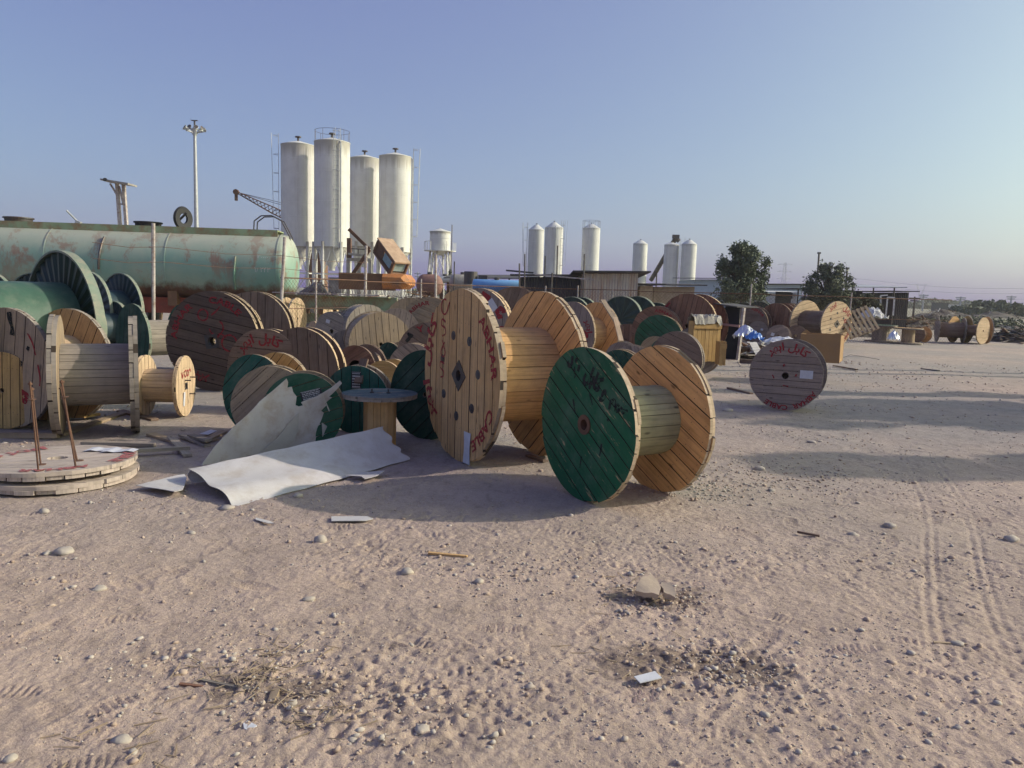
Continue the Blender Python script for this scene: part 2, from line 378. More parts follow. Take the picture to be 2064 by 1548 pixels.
# ------------------------------------------------------------------ ground: one sheet, real relief near the camera
def axis(lo, hi, step, far, mid=None):
    a = [lo]; s = step
    while a[-1] < hi:
        if mid and a[-1] > mid: s = min(.0175, s * 1.004)
        a.append(a[-1] + s)
    x = a[-1]
    while x < far: s *= 1.22; x += s; a.append(x)
    s = step; x = lo; pre = []
    while x > -far: s *= 1.22; x -= s; pre.append(x)
    return np.array(pre[::-1] + a)
def make_ground():
    xs = axis(-4.2, 5.6, .0105, 9000); ys = axis(2.1, 11.0, .0092, 9000, 4.2)
    X, Y = np.meshgrid(xs, ys)
    rs = np.random.RandomState(3)
    def vn(sc, ax=1.0, seed=0):
        g = np.random.RandomState(seed).rand(256, 256)
        u = (X * sc) % 256; v = (Y * sc * ax) % 256
        i = np.floor(u).astype(int); j = np.floor(v).astype(int); fu = u - i; fv = v - j
        fu = fu * fu * (3 - 2 * fu); fv = fv * fv * (3 - 2 * fv)
        i %= 256; j %= 256; i2 = (i + 1) % 256; j2 = (j + 1) % 256
        return (g[j, i] * (1 - fu) + g[j, i2] * fu) * (1 - fv) + (g[j2, i] * (1 - fu) + g[j2, i2] * fu) * fv - .5
    fall = np.clip((13 - np.abs(Y - 4)) / 9, 0, 1) * np.clip((9 - np.abs(X)) / 4, 0, 1)
    Z = vn(1.1, 1, 1) * .035 + vn(3.3, 1, 2) * .010 + vn(8, 1, 3) * .0045
    l = vn(19, 1, 4); Z += l * .005 * (0.4 + (vn(2.0, 1, 9) + .5))
    Z += vn(27, 1, 14) * .0035 + vn(46, 1, 5) * .0045 * np.clip(.5 + 2.2 * vn(1.7, 1, 15), .25, 1.3)
    near = np.clip((7.5 - Y) / 3, 0, 1)
    pit = np.clip(vn(52, .8, 21) - .16, 0, 1) * .030 + np.clip(vn(34, .7, 22) - .20, 0, 1) * .030
    Z -= pit * near * np.clip(.45 + 2.5 * vn(1.3, 1, 23), 0, 1.2)
    Z += np.clip(vn(75, 1, 24) - .1, 0, 1) * .010 * near
    # trampled cloddy spots
    for cx, cy, r, a in ((.95, 3.25, .42, .03), (.75, 4.0, .3, .02), (-.7, 3.0, .55, .02), (-.3, 2.75, .35, .022)):
        k = np.exp(-(((X - cx) / r) ** 2 + ((Y - cy) / (r * .8)) ** 2))
        Z += k * (np.abs(vn(24, 1, 11)) * 2 - .35) * a
    # footprints with cross treads
    _m9 = vn(9, 1, 31)
    for i in range(650):
        y0 = 2.2 + rs.rand() ** 1.3 * 6.5; x0 = (rs.rand() - .5) * (y0 * 1.45) + .1
        th = rs.rand() * math.pi * 2; L, W = .14, .05
        si = np.searchsorted(xs, [x0 - .2, x0 + .2]); sj = np.searchsorted(ys, [y0 - .2, y0 + .2])
        sl = (slice(sj[0], sj[1]), slice(si[0], si[1]))
        dx, dy = X[sl] - x0, Y[sl] - y0
        p = dx * math.cos(th) + dy * math.sin(th); q = -dx * math.sin(th) + dy * math.cos(th)
        rr = (p / L) ** 2 + (q / W) ** 2
        m_ = np.clip(1.25 - rr, 0, 1)
        edge = np.exp(-((rr - 1.35) / .35) ** 2)
        tread = np.sin(p * (170 + rs.rand() * 90) + np.abs(q) * 45 * (rs.rand() > .4))
        Z[sl] += (-.004 * m_ + .0045 * tread * np.clip(m_ * 2, 0, 1) * np.clip(.6 + 3 * _m9[sl], 0, 1.2) + .003 * edge) * (.15 + rs.rand() ** 2 * 1.1)
    # tyre tracks on the right
    for xa in (1.70, 2.02, 2.9, 3.25):
        d = X - (xa + (Y - 2.6) * .46 + .05 * np.sin(Y * 1.3)); k = np.exp(-(d / .085) ** 4) * np.clip((9.5 - Y) / 4, 0, 1) * np.clip(.75 + 1.6 * vn(1.6, 1, 33), .1, 1)
        Z += k * (-.004 + .0032 * np.cos(d * 95 + vn(2, 1, 35) * 2))
    damp = np.zeros_like(Z)
    for cx, cy, rx, ry in ((.86, 3.28, .34, .17), (.68, 3.22, .2, .12), (.92, 4.02, .26, .14), (.66, 4.05, .15, .08), (-.8, 2.92, .28, .10)):
        damp = np.maximum(damp, np.clip(1.4 - ((X - cx) / rx) ** 2 - ((Y - cy) / ry) ** 2 + 2.2 * vn(9, 1, 41) + 1.6 * vn(28, 1, 42), 0, 1))
    Z *= fall
    Z -= Z[(Y > 2) & (Y < 10) & (np.abs(X) < 5)].mean()
    far = np.sqrt(X ** 2 + Y ** 2)
    Z += np.where(fall <= 0, vn(.5, 1, 12) * .05, 0)
    Z -= .004
    ny, nx = X.shape
    co = np.stack([X, Y, Z], -1).reshape(-1, 3).astype(np.float32)
    idx = np.arange(ny * nx).reshape(ny, nx)
    q = np.stack([idx[:-1, :-1], idx[:-1, 1:], idx[1:, 1:], idx[1:, :-1]], -1).reshape(-1, 4)
    me = bpy.data.meshes.new('ground')
    me.vertices.add(len(co)); me.vertices.foreach_set('co', co.ravel())
    me.loops.add(q.size); me.loops.foreach_set('vertex_index', q.ravel().astype(np.int32))
    me.polygons.add(len(q)); me.polygons.foreach_set('loop_start', np.arange(0, q.size, 4, dtype=np.int32))
    me.polygons.foreach_set('loop_total', np.full(len(q), 4, dtype=np.int32))
    me.polygons.foreach_set('use_smooth', np.ones(len(q), dtype=bool))
    da = me.attributes.new('damp', 'FLOAT', 'POINT'); da.data.foreach_set('value', damp.astype(np.float32).ravel())
    me.update(calc_edges=True); me.materials.append(GROUND)
    o = bpy.data.objects.new('ground', me); COL.objects.link(o); tag(o, kind='structure')
    return xs, ys, Z
GXS, GYS, GZ = make_ground()
def gz(x, y):
    i = min(max(int(np.searchsorted(GXS, x)), 0), len(GXS) - 1); j = min(max(int(np.searchsorted(GYS, y)), 0), len(GYS) - 1)
    return float(GZ[j, i])
# ------------------------------------------------------------------ cable reels
def flange_layer(mb, Rr, rh, y0, y1, ang, n, mats=(0, 0, 1), jit=.004, step=6.0, rs=None, gap=.003, nails=0):
    """one layer of parallel boards cut to a circle with a centre hole. mats: (front -Y, back +Y, edge)"""
    rs = rs or rnd
    ca, sa = math.cos(ang), math.sin(ang)
    edges = [-Rr]
    for i in range(1, n): edges.append(-Rr + 2 * Rr * i / n + rs.uniform(-.12, .12) * 2 * Rr / n)
    edges.append(Rr)
    for i in range(n):
        a, b = edges[i] + (gap if i else .002), edges[i + 1] - (gap if i < n - 1 else .002)
        rr = Rr + rs.uniform(-jit, jit)
        a = max(a, -rr + .001); b = min(b, rr - .001)
        ta, tb = math.asin(a / rr), math.asin(b / rr)
        k = max(1, int(math.ceil(math.degrees(tb - ta) / step)))
        vs = [rr * math.sin(ta + (tb - ta) * j / k) for j in range(k + 1)]
        hit = (a < rh and b > -rh)
        if hit:
            extra = [max(a, -rh) + (min(b, rh) - max(a, -rh)) * j / 5 for j in range(6)]
            vs = sorted(set([round(x, 5) for x in vs + extra]))
        dy0 = rs.uniform(-.0015, .0015); tone = rs.random(); off = rs.uniform(0, 9)
        def uo(v): return math.sqrt(max(rr * rr - v * v, 1e-9))
        def ui(v): return math.sqrt(max(rh * rh - v * v, 0)) if abs(v) < rh else 0.0
        if hit: pieces = [(ui, uo), (lambda v: -uo(v), lambda v: -ui(v))]
        else: pieces = [(lambda v: -uo(v), uo)]
        for (fi, fo) in pieces:
            m = len(vs); P, UV = [], []
            for yy in (y0 + dy0, y1):
                for v in vs:
                    for u in (fi(v), fo(v)):
                        P.append((u * ca - v * sa, yy, u * sa + v * ca)); UV.append((u + off, v + off * 1.7))
            F0, F1, FE, FG = [], [], [], []
            for j in range(m - 1):
                p = 2 * j
                F0.append((p, p + 1, p + 3, p + 2)); q = 2 * m + p
                F1.append((q, q + 2, q + 3, q + 1))
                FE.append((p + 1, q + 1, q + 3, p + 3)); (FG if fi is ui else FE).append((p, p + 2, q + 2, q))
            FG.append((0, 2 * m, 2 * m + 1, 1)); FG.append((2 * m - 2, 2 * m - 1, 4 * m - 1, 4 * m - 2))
            b0 = len(mb.v)
            mb.add(P, F0, mats[0], tone, UV)
            for F, mt in ((F1, mats[1]), (FE, mats[2]), (FG, mats[-1])):
                for f in F: mb.f.append([x + b0 for x in f]); mb.m.append(mt); mb.t.append(tone)
        if nails:
            L = uo((a + b) / 2)
            for su in (-1, 1):
                for fr in (.93, .62):
                    for v in (a + (b - a) * .25, a + (b - a) * .75):
                        u = su * L * fr + rs.uniform(-.012, .012)
                        if math.hypot(u, v) > Rr * .97 or math.hypot(u, v) < rh * 1.3: continue
                        x, z = u * ca - v * sa, u * sa + v * ca; r_ = .0042
                        for yy in ((y0 - .0022, ) if nails == 1 else (y1 + .0012, )):
                            mb.add([(x + r_ * math.cos(q * 1.047), yy, z + r_ * math.sin(q * 1.047)) for q in range(6)], [tuple(range(6)) if nails == 1 else tuple(range(5, -1, -1))], 2, .5)

def text_mesh(mb, s, r, deg, size, y, squash=1.0, bold=.03, mir=1):
    """text bent round the face: tops outward, centred at angle deg"""
    c = bpy.data.curves.new('glyphs', 'FONT'); c.body = s; c.size = size; c.offset = bold * size; c.align_x = 'CENTER'
    c.resolution_u = 3
    o = bpy.data.objects.new('glyphs', c); COL.objects.link(o)
    dg = bpy.context.evaluated_depsgraph_get(); dg.update()
    me = bpy.data.meshes.new_from_object(o.evaluated_get(dg))
    V = []
    for v in me.vertices:
        x, yy = v.co.x * squash, v.co.y
        if deg is None: V.append((r[0] + x, y, r[1] + yy)); continue
        a = R(deg) - mir * x / r; q = r + mir * yy
        V.append((q * math.cos(a), y, q * math.sin(a)))
    mb.add(V, [tuple(p.vertices) for p in me.polygons])
    bpy.data.objects.remove(o); bpy.data.meshes.remove(me); bpy.data.curves.remove(c)
FA_KABL, FA_ABHAR = '\uFEDE\uFE91\uFE8E\uFB90', '\uFEAE\uFEEC\uFE91\uFE8D'

def stroke(mb, pts, w, y):
    if len(pts) > 2:
        q = [pts[0]] + list(pts) + [pts[-1]]; sm = []
        for i in range(1, len(q) - 2):
            a, b, c, d = q[i - 1], q[i], q[i + 1], q[i + 2]
            for k in range(4):
                t = k / 4
                sm.append(tuple(.5 * (2 * b[m] + (c[m] - a[m]) * t + (2 * a[m] - 5 * b[m] + 4 * c[m] - d[m]) * t * t + (3 * b[m] - a[m] - 3 * c[m] + d[m]) * t ** 3) for m in (0, 1)))
        pts = sm + [pts[-1]]
    P = [Vector((p[0], 0, p[1])) for p in pts]
    V = []
    for i, p in enumerate(P):
        d = (P[min(i + 1, len(P) - 1)] - P[max(i - 1, 0)]).normalized()
        n = Vector((-d.z, 0, d.x)) * w / 2 * (1 + .25 * math.sin(i * .7))
        V += [(p.x + n.x, y, p.z + n.z), (p.x - n.x, y, p.z - n.z)]
    mb.add(V, [(2 * i, 2 * i + 2, 2 * i + 3, 2 * i + 1) for i in range(len(P) - 1)])
def curl(cx, cz, r, a0, a1, n=9, sq=1.0):
    return [(cx + r * math.cos(R(a0 + (a1 - a0) * i / n)), cz + sq * r * math.sin(R(a0 + (a1 - a0) * i / n))) for i in range(n + 1)]

REELS = {}
def solve(cx, cy, H, lift=0.0):
    d = ray(cx, cy); dz, dx = d.z / d.y, d.x / d.y
    # depth where a disc of pixel height H with its centre here stands on the ground
    zc = FWD.y + dz * FWD.z
    Y = (CAMH - lift) / (H / (2 * FPX) * zc - dz)
    return Vector((dx * Y, Y, CAMH + dz * Y)), H / (2 * FPX) * Y * zc
def reel(key, label, cx, cy, H, asp, W, drum=.5, n=9, ang=0.0, faces=(PINE, PINE), core=None, edge=RIMW,
         far=None, ref='near', name='cable_reel', detail=0, hole=.06, plate=None, bolts=0, thick=None, lift=0.0,
         lean=0.0, group='cable reels standing in the yard', jit=None, lag=False, phi=None, far_ang=None, far_scale=1.0, single=False, cat='cable reel', gapk=1.0):
    c, rad = solve(cx, cy, H, lift)
    if phi is None:
        phi = vaz(cx) + (1 if asp >= 0 else -1) * math.degrees(math.acos(min(1, abs(asp))))
    a = Vector((math.sin(R(phi)), math.cos(R(phi)), 0))
    if ref == 'far': c = c - a * W
    rs = random.Random(hash(key) % 99991 if False else sum(ord(ch) * (i + 3) for i, ch in enumerate(key)))
    root = empty(name, (c.x, c.y, c.z - rad), rot=(R(lean), 0, -R(phi)))
    tag(root, label, cat, group)
    th = thick or max(.022, rad * .042)
    jit = rad * .007 if jit is None else jit
    step = 4.0 if detail else 7.0
    A = R(ang); B = R(ang + 90 if far_ang is None else far_ang)
    core = core or faces[1]
    Z0 = rad
    def shift(mb):
        mb.v = [(x, y, z + Z0) for (x, y, z) in mb.v]; return mb
    rh = hole * rad if hole < .5 else hole
    g = .0024 * gapk + rad * .0030
    mb = MB()
    flange_layer(mb, rad, rh, 0, th * .98, A, n, (0, 3, 1, 4), jit, step, rs, g, 1 if detail else 0)
    flange_layer(mb, rad * .995, rh, th, th * 2, B, n, (3, 3, 1, 4), jit, step, rs, g, 2 if detail else 0)
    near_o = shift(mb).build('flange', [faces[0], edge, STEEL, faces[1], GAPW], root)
    if not single:
        mb = MB(); r2 = rad * far_scale
        flange_layer(mb, r2 * .995, rh, W - 2 * th, W - th * 1.02, A if far_ang is None else R(far_ang), n, (3, 3, 1, 4), jit, step, rs, g, 1 if detail else 0)
        flange_layer(mb, r2, rh, W - th, W, B, n, (3, 0, 1, 4), jit, step, rs, g)
        mb.v = [(x, y, z + r2 - rad) for (x, y, z) in mb.v]
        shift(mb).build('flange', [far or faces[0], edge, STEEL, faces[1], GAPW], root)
        mb = MB(); rd = (.965 if lag else drum) * rad
        ns = max(12, int(2 * math.pi * rd / (.085 if rad < .7 else .115)))
        y0, y1 = 2 * th + .002, W - 2 * th - .002
        st = th * .75
        for i in range(ns):
            t0 = 2 * math.pi * i / ns + g * .6 / rd; t1 = 2 * math.pi * (i + 1) / ns - g * .6 / rd
            tn = rs.random(); off = rs.uniform(0, 9); dr = rs.uniform(-.0025, .0025)
            P, UV = [], []
            for yy in (y0, y1):
                for q in range(3):
                    t = t0 + (t1 - t0) * q / 2
                    for r_ in (rd + dr, rd - st):
                        P.append((r_ * math.cos(t), yy, r_ * math.sin(t))); UV.append((yy + off, t * rd + off))
            F = []
            for q in range(2):
                b0 = 2 * q
                F.append((b0, b0 + 6, b0 + 8, b0 + 2)); F.append((b0 + 1, b0 + 3, b0 + 9, b0 + 7))
            F += [(0, 1, 7, 6), (4, 10, 11, 5)]
            mb.add(P, F, 0, tn, UV)
        shift(mb).build('drum', [core], root)
        mb = MB()
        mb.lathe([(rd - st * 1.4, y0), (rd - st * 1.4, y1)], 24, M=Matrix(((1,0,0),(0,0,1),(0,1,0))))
        shift(mb).build('hollow_shade_lining', [DARK], root)  # dark lining paints the shade behind the stave gaps; the drum is hollow
    if plate:
        s_, pa = plate[0] * rad, R(plate[1]); mb = MB(); n_ = 24
        P = []; out = []
        for i in range(n_):
            t = 2 * math.pi * i / n_ + pa; k = s_ / max(abs(math.cos(t - pa)), abs(math.sin(t - pa))) if plate[2] == 'square' else s_
            out.append((k * math.cos(t), k * math.sin(t)))
        r_ = rh * .92
        for yy in (-.008, -.001):
            for (x, z) in out: P.append((x, yy, z))
            for i in range(n_):
                t = 2 * math.pi * i / n_ + pa; P.append((r_ * math.cos(t), yy, r_ * math.sin(t)))
        for i in range(n_):
            j = (i + 1) % n_
            mb.add([P[i], P[j], P[n_ + j], P[n_ + i]], [(0, 1, 2, 3)])
            mb.add([P[i], P[j], P[2 * n_ + j], P[2 * n_ + i]], [(0, 3, 2, 1)])
        mb.lathe([(r_, -.008), (r_, th * 2)], 20, M=Matrix(((1,0,0),(0,0,1),(0,1,0))))
        shift(mb).build('centre_plate', [plate[3] if len(plate) > 3 else STEEL], near_o)
    if bolts:
        for i in range(bolts):
            t = R(ang + 20 + 360 * i / bolts); rb = drum * rad * .86
            mb = MB(); M_ = Matrix(((1,0,0),(0,0,1),(0,1,0)))
            cc = (rb * math.cos(t), 0, rb * math.sin(t)); k = rad * .055
            mb.lathe([(0.0001, -.010), (k * .45, -.010), (k * .5, -.004), (k, -.003), (k, 0.001)], 14, c=cc, M=M_)
            shift(mb).build('bolt', [STEEL], near_o)
    REELS[key] = dict(root=root, rad=rad, W=W, th=th, near=near_o, phi=phi, c=c)
    return REELS[key]
def letter(key, fn, mat=REDS, y=None, name='painted_lettering'):
    r = REELS[key]
    for f in (fn if isinstance(fn, list) else [fn]):
        mb = MB(); f(mb, r['rad'], -.005 if y is None else y)
        mb.v = [(a, b, c + r['rad']) for a, b, c in mb.v]
        mb.build(name, [mat], r['near'])
def paper(key, x, z, w_, h_, rot=0.0, mat=PAPER, name='paper_label', lines=True, y=-.007, dark=False):
    """x z in units of radius, size in metres"""
    r = REELS[key]; mb = MB(); c, s = math.cos(R(rot)), math.sin(R(rot)); rad = r['rad']
    def P(u, v, yy): return (x * rad + u * c - v * s, yy, rad + z * rad + u * s + v * c)
    nn = 5
    for i in range(nn):
        for j in range(nn):
            u0, u1 = -w_ / 2 + w_ * i / nn, -w_ / 2 + w_ * (i + 1) / nn; v0, v1 = -h_ / 2 + h_ * j / nn, -h_ / 2 + h_ * (j + 1) / nn
            def wv(u, v): return y - .004 * (1 + math.sin(u * 23 + v * 17)) * (0 if dark else 1)
            mb.add([P(u0, v0, wv(u0, v0)), P(u1, v0, wv(u1, v0)), P(u1, v1, wv(u1, v1)), P(u0, v1, wv(u0, v1))], [(0, 1, 2, 3)], 0)
    if dark:
        rr = random.Random(5)
        for f in (-.46, .46):
            mb.add([P(-w_*.47, f*h_-.002, y-.002), P(w_*.47, f*h_-.002, y-.002), P(w_*.47, f*h_+.002, y-.002), P(-w_*.47, f*h_+.002, y-.002)], [(0,1,2,3)], 1)
        rows = 6
        for k in range(rows):
            v = h_ * (.38 - .76 * k / (rows - 1)); u = -w_ * .42
            while u < w_ * .38:
                l = w_ * rr.uniform(.04, .13); hh = h_ * (.085 if k % 3 else .05)
                mb.add([P(u, v - hh / 2, y - .002), P(u + l, v - hh / 2, y - .002), P(u + l, v + hh / 2, y - .002), P(u, v + hh / 2, y - .002)], [(0,1,2,3)], 1)
                u += l + w_ * .025
    ob = mb.build(name, [mat, WHITEI], r['near'])
    return ob
def T(s, r, deg, size, **k): return lambda mb, rad, y: text_mesh(mb, s, r * rad, deg, size * rad, y, **k)
def multi(*fs): return list(fs)
def line(s, cx, cz, width, ang, hs=1.0, bold=.05):
    """straight line of writing fitted to a width, turned by ang"""
    def f(mb, rad, y):
        t = MB(); text_mesh(t, s, (0, 0), None, 1.0, 0, bold=bold)
        x0, x1 = min(v[0] for v in t.v), max(v[0] for v in t.v); k = width * rad / (x1 - x0); m = (x0 + x1) / 2
        c_, s_ = math.cos(R(ang)), math.sin(R(ang)); b0 = len(mb.v)
        V = []
        for v in t.v:
            u, w_ = (v[0] - m) * k, (v[2] - .2) * k * hs
            V.append((cx * rad + u * c_ - w_ * s_, y, cz * rad + u * s_ + w_ * c_))
        mb.add(V, t.f)
    return f
def S(pts, w): return lambda mb, rad, y: stroke(mb, [(a * rad, b * rad) for a, b in pts], w * rad, y)

# steel reels: ribbed discs with a rim hoop
def steel_reel(key, label, cx, cy, H, asp, W, drum=.55, ref='near', mat=DGREEN, rim=RIMG, dmat=None, ribs=26, lift=0, phi=None, group='dark green steel cable reels', rimw=.07, single=False):
    c, rad = solve(cx, cy, H, lift)
    if phi is None: phi = vaz(cx) + (1 if asp >= 0 else -1) * math.degrees(math.acos(min(1, abs(asp))))
    a = Vector((math.sin(R(phi)), math.cos(R(phi)), 0))
    if ref == 'far': c = c - a * W
    root = empty('steel_cable_reel', (c.x, c.y, c.z - rad), -R(phi)); tag(root, label, 'cable reel', group)
    M_ = Matrix(((1,0,0),(0,0,1),(0,1,0)))
    for yc in ((0.03,) if single else (0.03, W - .03)):
        mb = MB(); nn = ribs * 4
        rr = [drum * rad * .5, drum * rad, rad * .985]
        P = []
        for sgn in (-1, 1):
            for k, r_ in enumerate(rr):
                for i in range(nn):
                    t = 2 * math.pi * i / nn
                    d = .014 * (1 if (i % 4) < 2 else -1) * (0 if k < 1 else 1)
                    P.append((r_ * math.cos(t), yc + sgn * .004 + d, rad + r_ * math.sin(t)))
        F = []
        for s_ in range(2):
            for k in range(2):
                for i in range(nn):
                    j = (i + 1) % nn; b = s_ * 3 * nn + k * nn
                    f = (b + i, b + j, b + nn + j, b + nn + i); F.append(f if s_ == 0 else f[::-1])
        mb.add(P, F, 0, .5)
        mb.lathe([(drum * rad * .5, -.006), (drum * rad * .12, -.006), (drum * rad * .12, .006), (drum * rad * .5, .006)], 24, c=(0, yc, rad), M=M_)
        fl = mb.build('flange', [mat], root)
        mb = MB(); w2 = rimw / 2
        mb.lathe([(rad * .975, -w2), (rad, -w2), (rad, w2), (rad * .975, w2)], 72, c=(0, yc, rad), M=M_, close=True)
        mb.build('rim', [rim], root)
    if not single:
        mb = MB(); rd = drum * rad
        mb.lathe([(rd, .045), (rd, W - .045)], 48, c=(0, 0, rad), M=M_)
        mb.build('drum', [dmat or mat], root, smooth=True)
    REELS[key] = dict(root=root, rad=rad, W=W, th=.03, phi=phi, c=c)
    return REELS[key]

# ---- the two big foreground reels
reel('R1', 'largest pine cable reel, red stencilled face with white paper, left of the green-faced reel',
     925, 757, 349, .437, .93, drum=.56, n=11, ang=90, far_ang=42, faces=(PINE, PINE), detail=1, hole=.07,
     plate=(.13, 45, 'square'), bolts=7, thick=.034, jit=.012)
letter('R1', multi(T('ABHAR', .80, 28, .17, squash=1.3), T('CABLE', .80, -42, .17, squash=1.25),
                   T(FA_ABHAR, .84, 205, .27, squash=1.3), T(FA_KABL, .84, 158, .27, squash=1.3)))
letter('R1', multi(S(curl(-.42, .78, .09, 60, 330, sq=1.0) + [(-.28, .84)], .02),
                   S([(-.38, .60), (-.48, .63), (-.50, .56), (-.40, .53), (-.38, .46), (-.47, .43)], .02),
                   S([(-.40, .36), (-.50, .24), (-.44, .18), (-.38, .24), (-.47, .38)], .02),
                   S([(-.40, .10), (-.50, .12), (-.51, .05), (-.42, .01), (-.42, -.05), (-.50, -.07)], .02)), name='handwritten_number')
paper('R1', .27, -.80, .13, .30, -2)
reel('R2', 'cable reel with bright green painted plank face and black brushed writing, nearest of the yard',
     1178, 856, 313, .60, .80, drum=.47, n=10, ang=-34, far_ang=-27, faces=(GREENP, PINE), core=GSTAIN, detail=1, hole=.075,
     plate=(.13, 0, 'round', RUST), thick=.028, jit=.010)
FA_YAZD, FA_SIM = '\uFEA9\uFEB0\uFBFE', '\uFEE2\uFBFF\uFEB3'
letter('R2', multi(line(FA_YAZD, -.28, .74, .30, -27, 1.25, .07), line(FA_KABL + ' \uFEED', .20, .55, .52, -27, 1.35, .07), line(FA_SIM, .68, .33, .36, -24, 1.0, .07)), BLKS)
letter('R2', multi(S([(-.26, .30), (-.23, .22), (-.20, .12)], .03), S([(.09, .42), (.12, .36), (.16, .28)], .025), S([(.38, -.18), (.37, -.26), (.35, -.34)], .03), S([(-.02, -.42), (-.04, -.50), (-.05, -.58)], .022), S([(.46, .14), (.50, .13)], .03)), BLKS, name='brush_mark')
# ---- lone reel on the right
reel('R3', 'weathered reel alone on the open ground at right, red lettering and paper label on it',
     1583, 757, 143, .985, .55, drum=.5, n=9, ang=0, faces=(PURP, PURP), edge=GREYW, detail=1, hole=.09, plate=(.095, 0, 'round'), phi=28)
letter('R3', multi(T(FA_ABHAR, .72, 112, .30), T(FA_KABL, .72, 68, .30), T('ABHAR', .84, -50, .19, squash=1.1), T('CABLE', .84, -103, .19, squash=1.1)))
letter('R3', multi(S([(-.08, .25), (-.04, .32)], .04), S([(.27, .0), (.3, .06)], .04), S([(-.35, .0), (-.3, -.1)], .03), S([(-.05, -.28), (.1, -.30)], .03)), name='paint_dabs')
paper('R3', .56, .07, .18, .12, 0)

# ---- left foreground group
reel('L6', 'greyish weathered reel seen side-on in the left foreground, slatted drum between two narrow plank edges',
     279, 753, 234, .02, .80, drum=.52, n=8, ang=60, faces=(GREYW, TANW), core=GREYW, edge=GREYW, detail=1, phi=-116, jit=.01, thick=.042)
reel('L7', 'tall weathered reel with black and red smudges, half cut off by the left edge',
     15, 742, 244, .40, .80, drum=.5, n=9, ang=82, faces=(TANW, PINE), core=PALE, edge=GREYW, detail=1, phi=20, far_ang=62, far_scale=.99)
letter('L7', multi(S([(.10, .93), (.12, .8), (.16, .66), (.15, .55)], .09), S(curl(.30, .1, .03, 0, 360), .05), S(curl(.5, .35, .02, 0, 340), .04)), BLKS)
letter('L7', multi(S([(.50, .6), (.60, .45), (.66, .25)], .03), S([(.70, .1), (.74, -.1), (.72, -.25)], .03), S(curl(.1, -.3, .09, 0, 360), .1), S(curl(.35, -.45, .07, 0, 360), .09)), name='red_smears')
reel('L8', 'yellowish plank reel end cut off by the lower left edge of the photo',
     4, 787, 156, .78, .6, drum=.5, n=8, ang=88, faces=(PINE_Y, PINE), edge=TANW, detail=1, phi=5)
reel('L9', 'smallest pale pine reel in full sunlight, its end facing right with red handwritten digits',
     375, 778, 122, -.30, .50, drum=.55, n=7, ang=90, faces=(PALE, PALE), core=PALE, edge=PALE, detail=1, hole=.09, plate=(.11, 0, 'square'))
letter('L9', multi(S([(-.45, .5), (-.36, .3), (-.27, .5)], .05), S(curl(-.05, .42, .1, 60, 300), .05), S(curl(.15, .42, .09, 0, 360), .05), S([(.33, .48), (.4, .52), (.5, .42)], .05)))
paper('L9', -.28, -.40, .05, .17, -4)
for (x_, z_) in ((-.1, .2), (.45, .25), (.35, -.3)):
    r_ = REELS['L9']; mb = MB(); mb.tube((x_ * r_['rad'], .02, r_['rad'] * (1 + z_)), (x_ * r_['rad'], -.07, r_['rad'] * (1 + z_)), .008)
    mb.build('tie_bolt', [STEEL], r_['near'])
steel_reel('L1', 'largest green steel reel with ribbed dark disc and smooth green drum, at the left edge',
           132, 665, 316, .54, 1.45, drum=.60, ref='far', mat=DGREEN, rim=RIMG, dmat=MGREEN, ribs=34, phi=36, rimw=.11)
steel_reel('L1b', 'dark steel reel showing only its rim at the far left edge, before the tank', -16, 640, 186, .5, .9, ref='far', phi=30)
steel_reel('L1c', 'dark steel reel peeking out behind the disc of the largest green steel reel', 72, 640, 178, .6, .9, ref='far', phi=24)
steel_reel('L2', 'dark ribbed steel reel with pale rim, left of the tall white post by the tank',
           247, 628, 154, .40, .8, ref='far', dmat=NAVY, phi=33, mat=NAVY)
steel_reel('L3', 'small near-black steel reel between the largest green reel and the plank-drum green reel', 236, 660, 105, .5, .6, ref='far', mat=NAVY, phi=34)
reel('L4', 'reel with dark green disc and pale slatted drum, left of the big brown lettered reel',
     266, 682, 140, .42, 1.0, drum=.52, n=8, ang=80, faces=(DGREENP, GREENO), core=GREYW, edge=RIMG, far=GREENO, phi=38)
reel('L4b', 'narrow dark reel edge standing in front of the red beam', 296, 628, 58, .35, .35, n=6, faces=(GREYW, GREYW), edge=TANW, phi=40)
# ---- middle cluster
reel('M1', 'big brown reel lettered in red, with square steel hub plate, left of centre',
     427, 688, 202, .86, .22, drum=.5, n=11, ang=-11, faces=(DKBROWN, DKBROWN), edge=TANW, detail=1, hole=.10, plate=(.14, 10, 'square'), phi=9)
letter('M1', multi(T('ABHAR', .76, 150, .18, squash=1.3), T('CABLE', .76, 68, .18, squash=1.3), T(FA_ABHAR, .74, 250, .26), T(FA_KABL, .76, 340, .26)))
letter('M1', multi(S(curl(-.18, .52, .11, 0, 360), .03), S([(.0, .52), (.12, .62), (.18, .7)], .03), S(curl(.1, .28, .15, 60, -170), .03), S(curl(.38, -.02, .16, 0, 300), .03), S([(.1, .05), (.2, .16), (.3, .08)], .03)), name='handwritten_number')
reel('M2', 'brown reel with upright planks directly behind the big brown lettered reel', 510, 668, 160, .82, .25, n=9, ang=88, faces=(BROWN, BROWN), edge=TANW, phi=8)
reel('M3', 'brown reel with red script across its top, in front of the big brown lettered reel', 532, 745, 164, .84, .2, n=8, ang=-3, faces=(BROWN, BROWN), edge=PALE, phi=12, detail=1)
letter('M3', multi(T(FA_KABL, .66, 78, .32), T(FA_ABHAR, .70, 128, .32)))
reel('M4', 'brown reel with upright planks and pale rim, behind and right of the red-script reel', 604, 746, 172, .68, .22, n=8, ang=94, faces=(BROWN, BROWN), edge=PALE, phi=16, detail=1)
